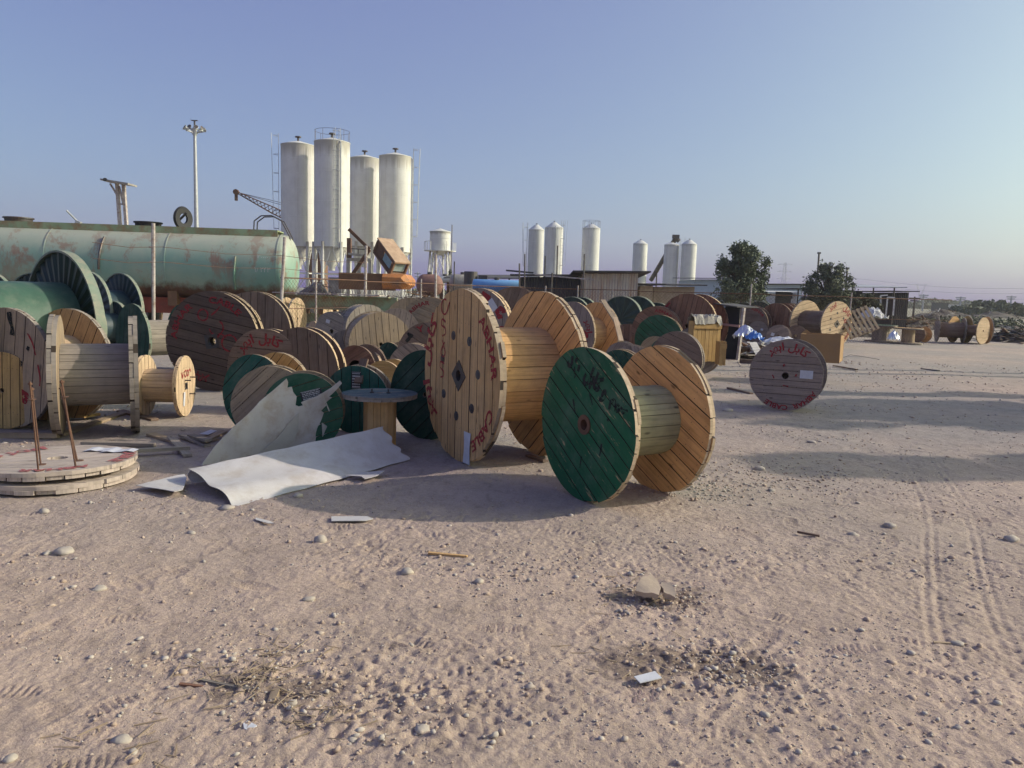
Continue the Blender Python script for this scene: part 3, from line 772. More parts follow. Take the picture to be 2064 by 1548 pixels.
reel('M6', 'green-faced reel standing behind the torn white sheet, its far disc yellow planks', 512, 797, 166, -.98, .42, drum=.5, n=8, ang=42, far_ang=48,
     faces=(TEALP, PINE_Y), edge=TANW, detail=1, phi=24)
letter('M6', S([(-.08, -.12), (.08, -.10)], .06), BLKS)
paper('M6', .62, .52, .16, .12, -30, INK, 'printed_label', dark=True)
reel('M7', 'bare plank reel leaning between the two green-faced reels behind the torn sheet', 546, 817, 158, .95, .20, n=8, ang=44, faces=(TANW, TANW), edge=TANW, detail=1, phi=-6)
reel('M8', 'green-faced reel with a black and white printed plate, partly covered by the torn white sheet', 610, 832, 160, .98, .30, n=7, ang=18, faces=(GREENO, TANW), edge=TANW, detail=1, phi=-8)
paper('M8', .22, .45, .205, .105, 14, INK, 'printed_label', dark=True)
reel('M9', 'teal painted reel with upright planks and printed plate, behind the small upright spool', 717, 806, 139, .92, .2, n=7, ang=90, faces=(TEALP, TANW), edge=GREYW, detail=1, phi=10)
paper('M9', .02, .58, .11, .19, 0, INK, 'printed_label', dark=True)
reel('M11', 'dark green plank reel squeezed between the small upright spool and the largest pine reel', 856, 796, 182, .72, .3, n=7, ang=42, faces=(DGREENP, TANW), edge=GREYW, detail=1, phi=32)
reel('M12', 'small dark green disc reel with bleached rim in the middle of the cluster', 784, 727, 74, .75, .3, n=6, ang=50, faces=(DGREENP, TANW), edge=PALE, phi=38)
reel('M13', 'yellow plank reel low in the gap above the small upright spool', 772, 770, 86, .8, .4, n=6, ang=0, faces=(PINE_Y, PINE_Y), edge=PALE, phi=15)
reel('M14', 'dark brown open-ended reel beside the teal reel', 716, 742, 92, .75, .4, n=7, ang=30, faces=(RBROWN, BROWN), edge=BROWN, hole=.35, phi=20)
reel('M15', 'narrow reel rim with pale notched edge against the dark brown open-ended reel', 730, 745, 78, .35, .2, n=6, ang=90, faces=(GREYW, GREYW), edge=PALE, phi=48)
reel('M16', 'fully planked-over drum with tan boards wrapped round it, centre left of the cluster', 768, 694, 128, .95, .75, n=9, ang=96, faces=(TANW, TANW), edge=TANW, lag=True, phi=-20, core=TANW)
reel('M17', 'brown reel with diagonal planks and a black smear, half hidden by the largest pine reel', 862, 712, 124, .9, .5, n=7, ang=-32, faces=(BROWN, BROWN), edge=PALE, phi=6)
letter('M17', S([(-.72, .35), (-.6, .5), (-.66, .62), (-.5, .52)], .09), BLKS)
letter('M17', T('Y', .72, 108, .3))
reel('M18', 'light tan reel with red letters, top left behind the largest pine reel', 864, 655, 112, .85, .5, n=8, ang=-20, faces=(TANW, PINE), edge=TANW, phi=2)
letter('M18', T('ABHAR', .72, 120, .2, squash=1.2))
reel('M19', 'plain tan reel with upright planks behind the red-lettered tan reel', 826, 648, 96, .9, .4, n=7, ang=92, faces=(TANW, TANW), edge=TANW, phi=-4)
reel('M20', 'small grey reel with round hole and faded label, before the pale green steel frame', 668, 668, 80, .75, .3, n=5, ang=-20, faces=(GREYW, GREYW), edge=GREYW, hole=.12, phi=22)
paper('M20', -.2, .5, .12, .09, -15)
reel('M21', 'narrow pinkish reel end standing above the small grey reel', 667, 634, 72, .42, .4, n=8, ang=90, faces=(PALE, PALE), edge=GREYW, phi=-78)
reel('M22', 'narrow tilted pale reel end left of the small grey reel', 600, 642, 84, .45, .4, n=8, ang=100, faces=(PALE, PALE), edge=GREYW, phi=-80)
reel('M23', 'grey-brown reel behind the planked-over drum', 742, 662, 96, .92, .5, n=8, ang=100, faces=(GREYW, GREYW), edge=GREYW, phi=-36, lag=True, core=GREYW)
reel('M25', 'thin pale reel edge beside the small grey reel', 631, 674, 54, .3, .25, n=6, ang=90, faces=(PALE, PALE), edge=PALE, phi=50)
reel('M26', 'low brown reel top between the tan reels and the plank drum', 800, 668, 92, .9, .4, n=8, ang=80, faces=(PURP, PURP), edge=TANW, phi=-10)
# ---- behind the big reels
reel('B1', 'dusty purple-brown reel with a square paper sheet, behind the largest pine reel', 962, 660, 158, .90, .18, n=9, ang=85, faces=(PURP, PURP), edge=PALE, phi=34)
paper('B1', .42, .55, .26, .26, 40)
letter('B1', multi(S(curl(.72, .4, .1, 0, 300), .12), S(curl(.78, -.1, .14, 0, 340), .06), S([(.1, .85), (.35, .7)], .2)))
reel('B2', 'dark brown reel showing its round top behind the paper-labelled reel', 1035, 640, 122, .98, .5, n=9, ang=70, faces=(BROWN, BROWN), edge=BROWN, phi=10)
reel('B3', 'reel with red-stained near disc and orange far disc, right of the largest pine reel', 1152, 672, 128, .58, .85, drum=.5, n=8, ang=80, far_ang=55, faces=(PURP, PINE), core=PINE, edge=TANW, phi=50)
letter('B3', multi(T(FA_ABHAR, .7, 20, .3), S(curl(.5, -.1, .2, 0, 340), .1)))
reel('B4', 'small narrow green reel edge above the green-faced foreground reel', 1203, 692, 60, .5, .22, n=6, ang=90, faces=(TEALP, TANW), edge=TANW, phi=48)
steel_reel('B5a', 'open dark steel reel, front one of the group before the corrugated shed', 1250, 643, 92, .84, .16, phi=32, drum=.3, ribs=12)
steel_reel('B5b', 'open dark steel reel, rightmost beside the shed wall', 1282, 641, 88, .82, .16, phi=32, drum=.3, ribs=12)
steel_reel('B5c', 'low dark steel reel with pale rim under the leaning plank', 1228, 648, 72, .75, .16, phi=30, drum=.3, ribs=12)
steel_reel('B5d', 'dark steel reel top with spokes beside the mesh fence, left one of two', 1150, 640, 84, .95, .16, phi=25, drum=.3, ribs=12)
steel_reel('B5e', 'dark steel reel top with spokes beside the mesh fence, right one of two', 1170, 638, 78, .9, .16, phi=30, drum=.3, ribs=12)
steel_reel('B5f', 'dark steel reel top hidden left of the large red-brown reel', 1322, 646, 72, .9, .16, phi=30, drum=.3, ribs=12)
reel('B7', 'small red-brown reel in the hollow below the open steel reels', 1262, 684, 62, .85, .3, n=7, ang=88, faces=(RBROWN, RBROWN), edge=TANW, phi=28)
reel('B8', 'small brown reel with curved pale rim, right of the small red-brown reel', 1290, 700, 60, .6, .25, n=6, ang=85, faces=(RBROWN, RBROWN), edge=TANW, phi=44)
reel('B9', 'reel with round dark green diagonal-plank face before the brown lettered reels', 1327, 684, 98, .96, .2, n=9, ang=-38, faces=(GREENO, BROWN), edge=TANW, phi=24)
reel('B10', 'low blue-green disc reel in front of the round dark green reel', 1340, 712, 62, .95, .3, n=6, ang=-60, faces=(TEALP, TANW), edge=GREYW, phi=24)
reel('B11', 'flat-topped grey-brown reel behind the green-faced foreground reel', 1252, 722, 66, .95, .35, n=7, ang=60, faces=(PURP, PURP), edge=GREYW, phi=16)
reel('B11b', 'second low grey-brown reel tucked behind the green-faced foreground reel', 1272, 735, 78, .95, .3, n=7, ang=100, faces=(PURP, PURP), edge=TANW, phi=16)
reel('B12', 'dark green disc reel just above the rim of the green-faced foreground reel', 1247, 752, 94, .95, .3, n=6, ang=-50, faces=(DGREENP, TANW), edge=PALE, phi=18)
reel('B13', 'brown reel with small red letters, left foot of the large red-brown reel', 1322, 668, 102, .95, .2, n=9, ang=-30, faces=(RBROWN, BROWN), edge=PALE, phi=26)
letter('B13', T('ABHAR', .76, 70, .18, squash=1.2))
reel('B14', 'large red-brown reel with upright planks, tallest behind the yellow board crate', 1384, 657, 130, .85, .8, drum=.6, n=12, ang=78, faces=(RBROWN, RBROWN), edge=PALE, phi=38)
letter('B14', S([(-.85, .45), (-.7, .6), (-.6, .7)], .06))
reel('B15', 'brown reel top between the round dark green reel and the yellow board crate', 1370, 672, 84, .9, .3, n=8, ang=-15, faces=(BROWN, BROWN), edge=TANW, phi=26)
reel('R4b', 'grey plank reel with red word on its sloping boards, right of the green-faced foreground reel', 1400, 708, 98, .98, .30, n=9, ang=38, faces=(GREYW, PURP), edge=GREYW, phi=30, hole=.05)
letter('R4b', T('CABLE', .76, 78, .22, squash=1.15))
letter('R4b', S([(-.5, .62), (-.4, .72), (-.36, .6)], .06), name='letter_fragment')
reel('R4a', 'dark brown disc reel in front of the grey plank reel, behind the green-faced foreground reel', 1362, 724, 112, .9, .12, n=8, ang=-22, faces=(BROWN, PURP), edge=GREYW, phi=34)
# ---- right cluster
reel('C1', 'brown reel with red letters right of the dark tin box', 1512, 652, 72, .95, .5, n=9, ang=-5, faces=(BROWN, BROWN), edge=TANW, phi=34)
letter('C1', T('ABHAR', .75, 60, .2, squash=1.2))
reel('C2', 'dark maroon reel behind the small green reel, nearer one', 1563, 650, 78, .85, .5, n=10, ang=80, faces=(RBROWN, RBROWN), edge=BROWN, phi=48)
reel('C3', 'maroon reel behind the small green reel, further one', 1585, 648, 74, .8, .4, n=10, ang=80, faces=(RBROWN, BROWN), edge=TANW, phi=48)
reel('C4', 'dark reel with bleached rim left of the brightest sunlit reel', 1606, 646, 68, .8, .4, n=9, ang=60, faces=(BROWN, BROWN), edge=PALE, phi=46)
steel_reel('C5', 'small near-black steel reel top beside the bushy tree', 1528, 640, 66, .8, .4, phi=40, drum=.3, ribs=12)
steel_reel('C5b', 'near-black steel reel top left of the maroon reels', 1497, 640, 62, .8, .4, phi=40, drum=.3, ribs=12)
reel('C6', 'small reel with plain green end in the right cluster', 1574, 652, 44, .95, .5, n=7, ang=0, faces=(GREENP, GREENO), core=GREENO, edge=GREENO, phi=-30, lag=True, lift=.0)
reel('C7', 'small dusty reel with tiny label above the trash heap', 1527, 668, 42, .9, .3, n=7, ang=0, faces=(PURP, PURP), edge=PURP, phi=34)
paper('C7', .4, .2, .1, .08, -10)
reel('C8', 'low brown reel with white label and black hub, before the small green reel', 1568, 678, 46, .95, .35, n=7, ang=20, faces=(PURP, PURP), edge=PURP, hole=.16, phi=26)
paper('C8', -.45, .15, .11, .11, -20)
reel('C9', 'low dark brown reel with black hub beside the orange plywood box', 1603, 677, 42, .95, .35, n=7, ang=30, faces=(BROWN, BROWN), edge=BROWN, hole=.16, phi=26)
reel('C10', 'thin striped pale reel edge left of the brightest sunlit reel', 1611, 652, 56, .35, .4, n=9, ang=0, faces=(PALE, PALE), edge=PALE, phi=-40)
reel('B21', 'brightest sunlit reel, red lettering and diamond hub plate, beyond the orange plywood box', 1687, 653, 92, -.70, 1.5, drum=.55, n=11, ang=12, faces=(PALE, PALE), core=BROWN, edge=TANW, hole=.06, plate=(.13, 45, 'square'), bolts=6, phi=-28)
letter('B21', multi(T(FA_KABL, .72, 45, .3), T(FA_ABHAR, .74, 115, .3), T('ABHAR', .80, -35, .2, squash=1.1), T('58', .45, 12, .22)))
# far right row
reel('D1', 'dark drum reel, leftmost of the far right row', 1888, 664, 50, .2, 1.1, n=7, drum=.62, faces=(GREYW, GREYW), core=BROWN, edge=GREYW, phi=108)
reel('D2', 'orange-faced reel in the far right row, middle one', 1948, 664, 54, .43, .9, n=8, drum=.4, faces=(PINE_Y, PINE), core=PINE, edge=GREYW, phi=95)
reel('D3', 'pinkish sunlit reel end, rightmost of the far right row', 1982, 667, 54, -.42, 1.3, n=8, drum=.4, faces=(PALE, PINE), core=BROWN, edge=TANW, phi=-34, hole=.07)
reel('D4', 'brown reel leaning low beside the two table-like spools', 1850, 674, 32, .8, .5, n=7, faces=(BROWN, PINE), edge=BROWN, phi=62)

# spools standing on end
def spool(label, px, py_base, Dpx, hpx, face=BLUEP, side=PINE, drum=.44, n=7, squat=1.0, group='spools standing on end', base=True, detail=1):
    g = G(px, py_base); Dm = Dpx * g.y / FPX; Hm = hpx * g.y / FPX
    root = empty('upright_spool', (g.x, g.y, 0)); tag(root, label, 'cable spool', group)
    r = Dm / 2; th = max(.022, r * .05)
    def disc(z, f0):
        mb = MB(); flange_layer(mb, r, r * .09, 0, th, R(20), n, (0, 1, 1), r * .006, 5, rnd, .003)
        flange_layer(mb, r * .99, r * .09, th, th * 2, R(110), n, (1, 1, 1), r * .006, 5, rnd, .003)
        mb.v = [(x, zz, z - y) for (x, y, zz) in mb.v]
        mb.f = [f[::-1] for f in mb.f]
        mb.build('flange', [f0, GREYW, STEEL], root)
    disc(Hm, face)
    if base: disc(2 * th + .001, side)
    mb = MB(); rd = r * drum; ns = 14; z0, z1 = 2 * th + .002, Hm - 2 * th - .002
    for i in range(ns):
        t0, t1 = 2 * math.pi * i / ns + .012, 2 * math.pi * (i + 1) / ns - .012
        c0, c1 = Vector((math.cos(t0), math.sin(t0), 0)), Vector((math.cos(t1), math.sin(t1), 0)); o = rnd.uniform(0, 9)
        P = [c0 * rd, c1 * rd, c1 * (rd - .02), c0 * (rd - .02)]
        V = [(p.x, p.y, z0) for p in P] + [(p.x, p.y, z1) for p in P]
        UV = [(z0 + o, (k % 4) * .05) for k in range(4)] + [(z1 + o, (k % 4) * .05) for k in range(4)]
        mb.add(V, [(0, 1, 5, 4), (1, 2, 6, 5), (3, 0, 4, 7)], 0, rnd.random(), UV)
    mb.build('drum', [side], root)
    mb = MB(); mb.lathe([(rd - .025, z0), (rd - .025, z1)], 20); mb.build('hollow_shade_lining', [DARK], root)  # dark lining in place of the shade inside the hollow spool
    for s_ in (-1, 1):
        mb = MB(); mb.tube((s_ * rd * .5, 0, Hm - .01), (s_ * rd * .5, 0, Hm + .04), .008); mb.tube((s_ * rd * .5, 0, Hm), (s_ * rd * .5, 0, Hm + .012), .022)
        mb.build('tie_bolt', [STEEL], root)
    return root, Hm, r
spool('small blue-topped spool standing on end with pine drum, right of the torn white sheet', 765, 905, 152, 116, base=False)
spool('tiny blue-topped spool standing on end in the cluster, below the small grey reel', 678, 742, 56, 46, detail=0)
spool('table-like spool standing on end, left one of two at far right', 1774, 689, 60, 34, face=GREENO, side=GREYW, drum=.55)
spool('table-like spool standing on end, right one of two at far right', 1829, 693, 54, 32, face=PINE, side=TANW, drum=.45)
reel('E1', 'tan reel top peeking between the two open dark steel reel groups', 1205, 632, 60, .9, .2, n=8, ang=70, faces=(TANW, TANW), edge=PALE, phi=20)
reel('E2', 'brown reel top right of the large red-brown reel, before the dark tin box', 1466, 662, 56, .9, .2, n=8, ang=60, faces=(BROWN, BROWN), edge=TANW, phi=34)
reel('E3', 'pale reel top just left of the maroon reels in the right cluster', 1545, 648, 50, .8, .3, n=8, ang=20, faces=(TANW, TANW), edge=PALE, phi=40)
reel('E4', 'grey reel half seen between the planked-over drum and the dark brown open-ended reel', 700, 706, 82, .9, .2, n=7, ang=100, faces=(GREYW, GREYW), edge=TANW, phi=-4)
reel('E5', 'brown reel low behind the dark green squeezed reel', 832, 742, 100, .9, .2, n=7, ang=140, faces=(PURP, PURP), edge=PALE, phi=4)
reel('E6', 'small tan reel behind the brown reel with curved pale rim', 1318, 706, 56, .9, .2, n=7, ang=40, faces=(TANW, TANW), edge=GREYW, phi=20)
# ------------------------------------------------------------------ flat stack of two flanges with threaded rods (left front)
g = G(118, 962); RF = 148 / FPX * g.y * 1.0
for k, (z0, lab, dx, dy, tl) in enumerate(((0.0, 'lower reel disc lying flat on the ground, under the disc with the threaded rods', .02, -.02, .2), (.085, 'upper reel disc lying flat with faded red paint, threaded rods standing in it', 0, 0, -.9))):
    root = empty('reel_disc', (g.x + dx, g.y + dy, z0 + .008), rot=(R(tl), R(-.8 if k else .6), 0)); tag(root, lab, 'reel disc', 'reel discs stacked flat')
    mb = MB(); th = .032
    flange_layer(mb, RF, .075, 0, th, R(8 + k * 20), 9, (0, 1, 1), .012, 4, rnd, .004)
    flange_layer(mb, RF * .99, .075, th, th * 2, R(98 + k * 20), 9, (1, 1, 1), .012, 4, rnd, .004)
    mb.v = [(x, zz, .068 - y) for (x, y, zz) in mb.v]; mb.f = [f[::-1] for f in mb.f]
    mb.build('flange', [DUSTY, DUSTY, STEEL], root)
    if k:
        FADE = spray('faded_red_paint', (.36, .10, .10))
        for q_ in (('ABHAR', .80, -62, .19), (FA_KABL, .78, 200, .32), (FA_ABHAR, .78, 150, .32), ('CABLE', .82, 14, .22)):
            mb = MB(); text_mesh(mb, q_[0], RF * q_[1], q_[2], q_[3] * RF, -.001, squash=1.25, bold=.05)
            mb.v = [(x, zz, .075) for (x, y, zz) in mb.v]; mb.build('faded_lettering', [FADE], root)
        for (dx_, dy_) in ((.20, .34), (.36, .30)):
            mb = MB()
            n_ = 5
            for i in range(n_):
                a0, a1 = -.13 + .26 * i / n_, -.13 + .26 * (i + 1) / n_
                h0, h1 = .080 + .006 * math.sin(i * 2), .080 + .006 * math.sin(i * 2 + 2)
                mb.add([(dx_ + a0, dy_ - .06 + a0 * .2, h0), (dx_ + a1, dy_ - .06 + a1 * .2, h1), (dx_ + a1, dy_ + .06, h1 + .004), (dx_ + a0, dy_ + .06, h0 + .004)], [(0, 1, 2, 3)])
            mb.build('paper_sheet', [PAPER], root)
        # rods: base px, top px
        YT = g.y
        for (bx, by, tx, ty, dd) in ((79, 952, 61, 772, 0), (84, 938, 65, 782, .10), (156, 944, 125, 768, 0), (160, 930, 123, 780, .10)):
            zt = .16; b = G(bx, by, zt); tp = at(tx, ty, b.y - .02)
            inv = Matrix.Translation(-root.location)
            b2, t2 = b - root.location, tp - root.location
            mb = MB(); mb.tube(b2 - Vector((0, 0, .10)), t2, .0075, n=6)
            mb.tube(b2, b2 + Vector((0, 0, .006)), .032, n=12)
            d_ = (t2 - b2)
            mb.tube(b2 + d_ * .965, b2 + d_ * .985, .017, n=6)
            if dd == 0: mb.tube(b2 + d_ * .80, b2 + d_ * .808, .03, n=12)
            mb.build('threaded_rod', [RUST], root)

# ------------------------------------------------------------------ white sheets
def thicken(V, F, t):
    """closed thin solid from an open grid surface"""
    V = [Vector(v) for v in V]; nrm = [Vector() for _ in V]
    for f in F:
        n_ = (V[f[1]] - V[f[0]]).cross(V[f[2]] - V[f[0]])
        for i in f: nrm[i] += n_
    W_ = [v - n_.normalized() * t if n_.length else v for v, n_ in zip(V, nrm)]
    k = len(V); E = {}
    for f in F:
        for i in range(len(f)):
            a, b = f[i], f[(i + 1) % len(f)]
            E[(a, b)] = 1
    B = [(a, b) for (a, b) in E if (b, a) not in E]
    FF = list(F) + [tuple(i + k for i in f[::-1]) for f in F] + [(b, a, a + k, b + k) for a, b in B]
    return V + W_, FF
def sheetA():
    Bp, Cp = G(470, 1021, .012), G(826, 926, .012)
    Ap, Dp = at(383, 945, 6.05), at(772, 860, 7.35)
    NU, NV = 44, 20; V = []
    fx = lambda s: Bp.lerp(Cp, s)
    for i in range(NU + 1):
        s = i / NU; b = fx(s); t_ = Ap.lerp(Dp, s)
        for j in range(NV + 1):
            t = j / NV
            p = b.lerp(t_, t)
            wv = (1 - s) ** 1.5
            p.z += wv * (.035 * math.sin(t * 8.5 - .8) * (1 - t) + .02 * math.sin(t * math.pi)) + (1 - wv) * (-.025 * math.sin(t * math.pi))
            p.z = max(p.z, .006) + .003 * math.sin(s * 31 + t * 9)
            p.x += .012 * math.sin(t * 11) * (1 if i in (0,) else .0) + (.02 * math.sin(t * 19) if i == NU else 0)
            V.append(p)
        # rear fold going back down to the ground at the left end
    F = [(i * (NV + 1) + j, (i + 1) * (NV + 1) + j, (i + 1) * (NV + 1) + j + 1, i * (NV + 1) + j + 1) for i in range(NU) for j in range(NV)]
    V, F = thicken(V, F, .004)
    root = tag(empty('white_sheet', (Bp.x, Bp.y, 0)), 'long white laminate sheet lying curved on the ground, its left end curled and sunlit', 'sheet', 'white sheets dumped in front of the reels')
    mb = MB(); mb.add([v - root.location for v in V], F); autosmooth(mb.build('sheet_panel', SHEET, root), 40)
    V = []
    for i in range(13):
        s = .10 * i / 12; t_ = Ap.lerp(Dp, s)
        for j in range(9):
            t = j / 8
            V.append(Vector((t_.x - .05 * math.sin(t * 3) + .01, t_.y + .02 + .05 * t, (t_.z - .01) * (1 - t) + .004)) )
    F = [(i * 9 + j, i * 9 + j + 1, (i + 1) * 9 + j + 1, (i + 1) * 9 + j) for i in range(12) for j in range(8)]
    V, F = thicken(V, F, .004)
    mb = MB(); mb.add([v - root.location for v in V], F); mb.build('curled_end', SHEETD, root, smooth=False)
sheetA()
def poly_sheet(name, label, pts, mat, sub=4, amp=.02, frq=2.2, t=.004, seed=0, group='white sheets dumped in front of the reels', cat='sheet'):
    bm = bmesh.new(); o = Vector(pts[0]); o.z = 0
    vs = [bm.verts.new(Vector(p) - o) for p in pts]; f = bm.faces.new(vs)
    n_ = f.normal.copy(); f.normal_update(); n_ = f.normal.copy()
    bmesh.ops.triangulate(bm, faces=[f])
    for _ in range(sub):
        L = [e for e in bm.edges if e.calc_length() > .06]
        if not L: break
        bmesh.ops.subdivide_edges(bm, edges=L, cuts=1, use_grid_fill=False)
        bmesh.ops.triangulate(bm, faces=bm.faces[:])
    for v in bm.verts:
        v.co += n_ * (mnoise.noise(Vector((v.co.x * frq + seed, v.co.y * frq, v.co.z * frq))) * amp + mnoise.noise(v.co * 9 + Vector((seed, 0, 0))) * amp * .18)
    V = [v.co.copy() for v in bm.verts]; bm.verts.index_update(); F = [tuple(v.index for v in f.verts) for f in bm.faces]; bm.free()
    V, F = thicken(V, F, t); mb = MB(); mb.add(V, F)
    ob = mb.build(name, mat, None, loc=o); autosmooth(ob, 50)
    return tag(ob, label, cat, group)
def plane_pts(px, a, b, c):
    n_ = (b - a).cross(c - a); out = []
    for (x, y) in px:
        d = ray(x, y); k = (a - Vector((0, 0, CAMH))).dot(n_) / d.dot(n_); out.append(Vector((0, 0, CAMH)) + d * k)
    return out
pa, pb, pc = G(405, 938), G(640, 908), at(583, 765, 7.12)
OUT = [(405,938),(432,903),(470,860),(500,836),(525,810),(552,790),(580,765),(583,772),(581,783),(590,781),(593,792),(599,800),(596,817),(603,820),(612,818),(608,812),(624,806),(636,801),(649,793),(665,780),(681,764),(685,769),(675,783),(662,799),(668,800),(656,813),(659,818),(649,829),(657,836),(652,843),(646,855),(651,868),(651,882),(655,884),(644,897),(615,906),(585,914),(520,922),(450,932)]
poly_sheet('torn_sheet', 'torn dirty white laminate sheet leaning on the green-faced reel, its upper edge ragged', plane_pts(OUT, pa, pb, pc), SHEETD, amp=.05, seed=3)
poly_sheet('sheet_flap', 'small torn white flap at the right edge of the leaning ragged sheet', plane_pts([(649,852),(664,862),(682,850),(672,870),(662,880),(659,894),(650,880)], pa - Vector((0, .06, 0)), pb - Vector((0, .06, 0)), pc - Vector((0, .06, 0))), SHEET, amp=.02, seed=5)
poly_sheet('sheet_flap', 'thin white splinter hanging from the leaning ragged sheet', plane_pts([(648,792),(652,797),(664,827),(663,830),(655,810)], pa - Vector((0, .08, 0)), pb - Vector((0, .08, 0)), pc - Vector((0, .08, 0))), SHEET, amp=.01, seed=6)
poly_sheet('torn_sheet', 'narrow lavender-grey sheet strip across the middle of the leaning ragged sheet', plane_pts([(520,915),(560,880),(585,850),(603,832),(601,868),(590,890),(560,915)], pa - Vector((0, .035, 0)), pb - Vector((0, .035, 0)), pc - Vector((0, .035, 0))), SHEET, amp=.02, seed=8)
def gpoly(px, z): return [G(x, y, z + .0) for x, y in px]
poly_sheet('flat_sheet', 'thin white sheet lying flat, poking out left of the curled sheet end', gpoly([(274,977),(372,956),(376,962),(368,988),(352,994),(318,985)][::-1], .05), SHEET, amp=.03, seed=9)
poly_sheet('sheet_scrap', 'ragged white sheet scrap on the ground under the right end of the curved sheet', gpoly([(695,958),(735,950),(775,948),(760,958),(735,966),(728,960)][::-1], .03), SHEET, amp=.015, seed=10)
poly_sheet('sheet_scrap', 'long thin pale strip lying on the bare ground in front of the curved sheet', gpoly([(668,1041),(740,1041),(752,1046),(738,1050),(668,1050)][::-1], .012), SHEET, amp=.006, seed=11)
poly_sheet('sheet_scrap', 'tiny white sliver on the ground below the lower corner of the curved sheet', gpoly([(516,1043),(545,1050),(552,1054),(540,1054),(515,1047)][::-1], .014), SHEET, amp=.006, seed=12)
poly_sheet('card_scrap', 'small pale blue-white card lying alone on the near ground, lower right', gpoly([(1278,1364),(1320,1353),(1334,1366),(1290,1376)][::-1], .02), PAPER, amp=.006, seed=13, group='scraps on the bare ground', cat='card')
poly_sheet('paper_scrap', 'star-shaped white paper scrap on the near ground, lower left', gpoly([(490,1458),(500,1452),(508,1457),(518,1462),(510,1468),(500,1472),(492,1468)][::-1], .012), PAPER, amp=.006, seed=14, group='scraps on the bare ground', cat='paper')
poly_sheet('paper_scrap', 'white paper among the loose boards left of the torn sheet', gpoly([(403,874),(425,866),(437,868),(420,876)][::-1], .03), PAPER, amp=.006, seed=15, group='scraps on the bare ground', cat='paper')

# ------------------------------------------------------------------ loose boards
def board(label, x0, y0, x1, y1, w_, h_=.022, mat=TANW, z0=.0, z1=.0, group='loose boards on the ground', name='loose_board'):
    a, b = G(x0, y0, z0 + h_ / 2), G(x1, y1, z1 + h_ / 2); c = (a + b) / 2
    mb = MB(); mb.bar(a - c, b - c, w_, h_, 0, rnd.random(), .003)
    return tag(mb.build(name, mat, None, loc=c), label, 'board', group)
board('grey batten lying left of the crossing boards, pointing at the crossing', 165, 893, 312, 897, .05, .03, GREYW)
board('long grey board crossing over the short one near the flat discs', 205, 912, 383, 902, .07, .03, GREYW, .03, .03)
board('short board with a broken end under the crossing board', 345, 882, 378, 918, .08, .03, GREYW)
board('dark plank piece between the weathered reel and the crossing boards', 303, 875, 355, 890, .09, .025, TANW)
board('board left in the small tangle beside the torn sheet', 366, 876, 418, 898, .07, .025, GREYW, .02, 0)
board('middle board in the small tangle beside the torn sheet', 385, 877, 420, 888, .08, .025, GREYW, .03, .05)
board('right board in the small tangle beside the torn sheet', 405, 892, 452, 870, .08, .025, TANW, .0, .05)
board('yellow board end under the weathered side-on reel', 163, 840, 196, 834, .10, .03, PINE_Y, .02, .02)
board('long board lying beneath the weathered side-on reel', 120, 876, 250, 832, .10, .03, TANW, .0, .0)
board('dark board between the weathered side-on reel and the small pale reel', 242, 828, 312, 846, .09, .025, BROWN)
board('pale board running along the ground at the lower left edge behind the rods', 2, 877, 118, 878, .07, .05, TANW)
board('small lone stick of pale wood on the bare ground in the centre', 864, 1114, 942, 1122, .022, .016, PINE, 0, 0, 'loose boards on the ground', 'wood_stick')
board('thin dark stick on the ground right of the green-faced reel', 1608, 1072, 1652, 1080, .014, .012, BROWN, name='wood_stick')
board('curved pale stick on the near ground, lower right', 1882, 1296, 1952, 1299, .014, .012, TANW, name='wood_stick')
board('thin weathered stick in the debris at lower centre left', 400, 1370, 505, 1392, .014, .012, GREYW, name='wood_stick')
board('reddish splinter in the debris at lower centre left', 362, 1380, 408, 1384, .018, .01, RBROWN, name='wood_stick')
board('short splintered board piece in the debris at lower centre left', 545, 1418, 556, 1392, .03, .014, TANW, name='wood_stick')
board('dark plank left of the lone weathered reel', 1468, 782, 1515, 793, .07, .03, BROWN)
board('dark plank behind the lone weathered reel at its right', 1680, 737, 1728, 745, .05, .03, BROWN)
board('brown board between the two large reels', 1064, 918, 1100, 930, .06, .02, BROWN)
board('small plank far on the open ground at right', 1858, 743, 1892, 747, .08, .03, GREYW)
board('narrow pale plank leaning among the dark steel reels', 1215, 607, 1246, 655, .10, .03, TANW)
o_ = bpy.data.objects['loose_board'] if 'loose_board' in bpy.data.objects else None
# the leaning plank is set upright
lp = [o for o in bpy.data.objects if o.get('label', '').startswith('narrow pale plank leaning')][0]
me_ = lp.data; bpy.data.objects.remove(lp)
a, b = at(1215, 605, 16.0), at(1247, 656, 14.6); c = (a + b) / 2
mb = MB(); mb.bar(a - c, b - c, .10, .03, 0, .6); tag(mb.build('leaning_plank', TANW, None, loc=c), 'narrow pale plank leaning among the open dark steel reels', 'board', 'loose boards on the ground')
a, b = at(1240, 640, 13.6), at(1252, 688, 13.0); c = (a + b) / 2
mb = MB(); mb.bar(a - c, b - c, .08, .03, 0, .9); tag(mb.build('leaning_plank', PALE, None, loc=c), 'short pale plank leaning beside the small red-brown reel', 'board', 'loose boards on the ground')
a, b = at(735, 724, 8.6), at(722, 772, 8.45); c = (a + b) / 2; c.z += 0
mb = MB(); mb.bar(a - c, b - c, .09, .03, 0, .1); tag(mb.build('leaning_plank', BROWN, None, loc=c), 'dark brown plank end sticking up before the teal reel plate', 'board', 'loose boards on the ground')

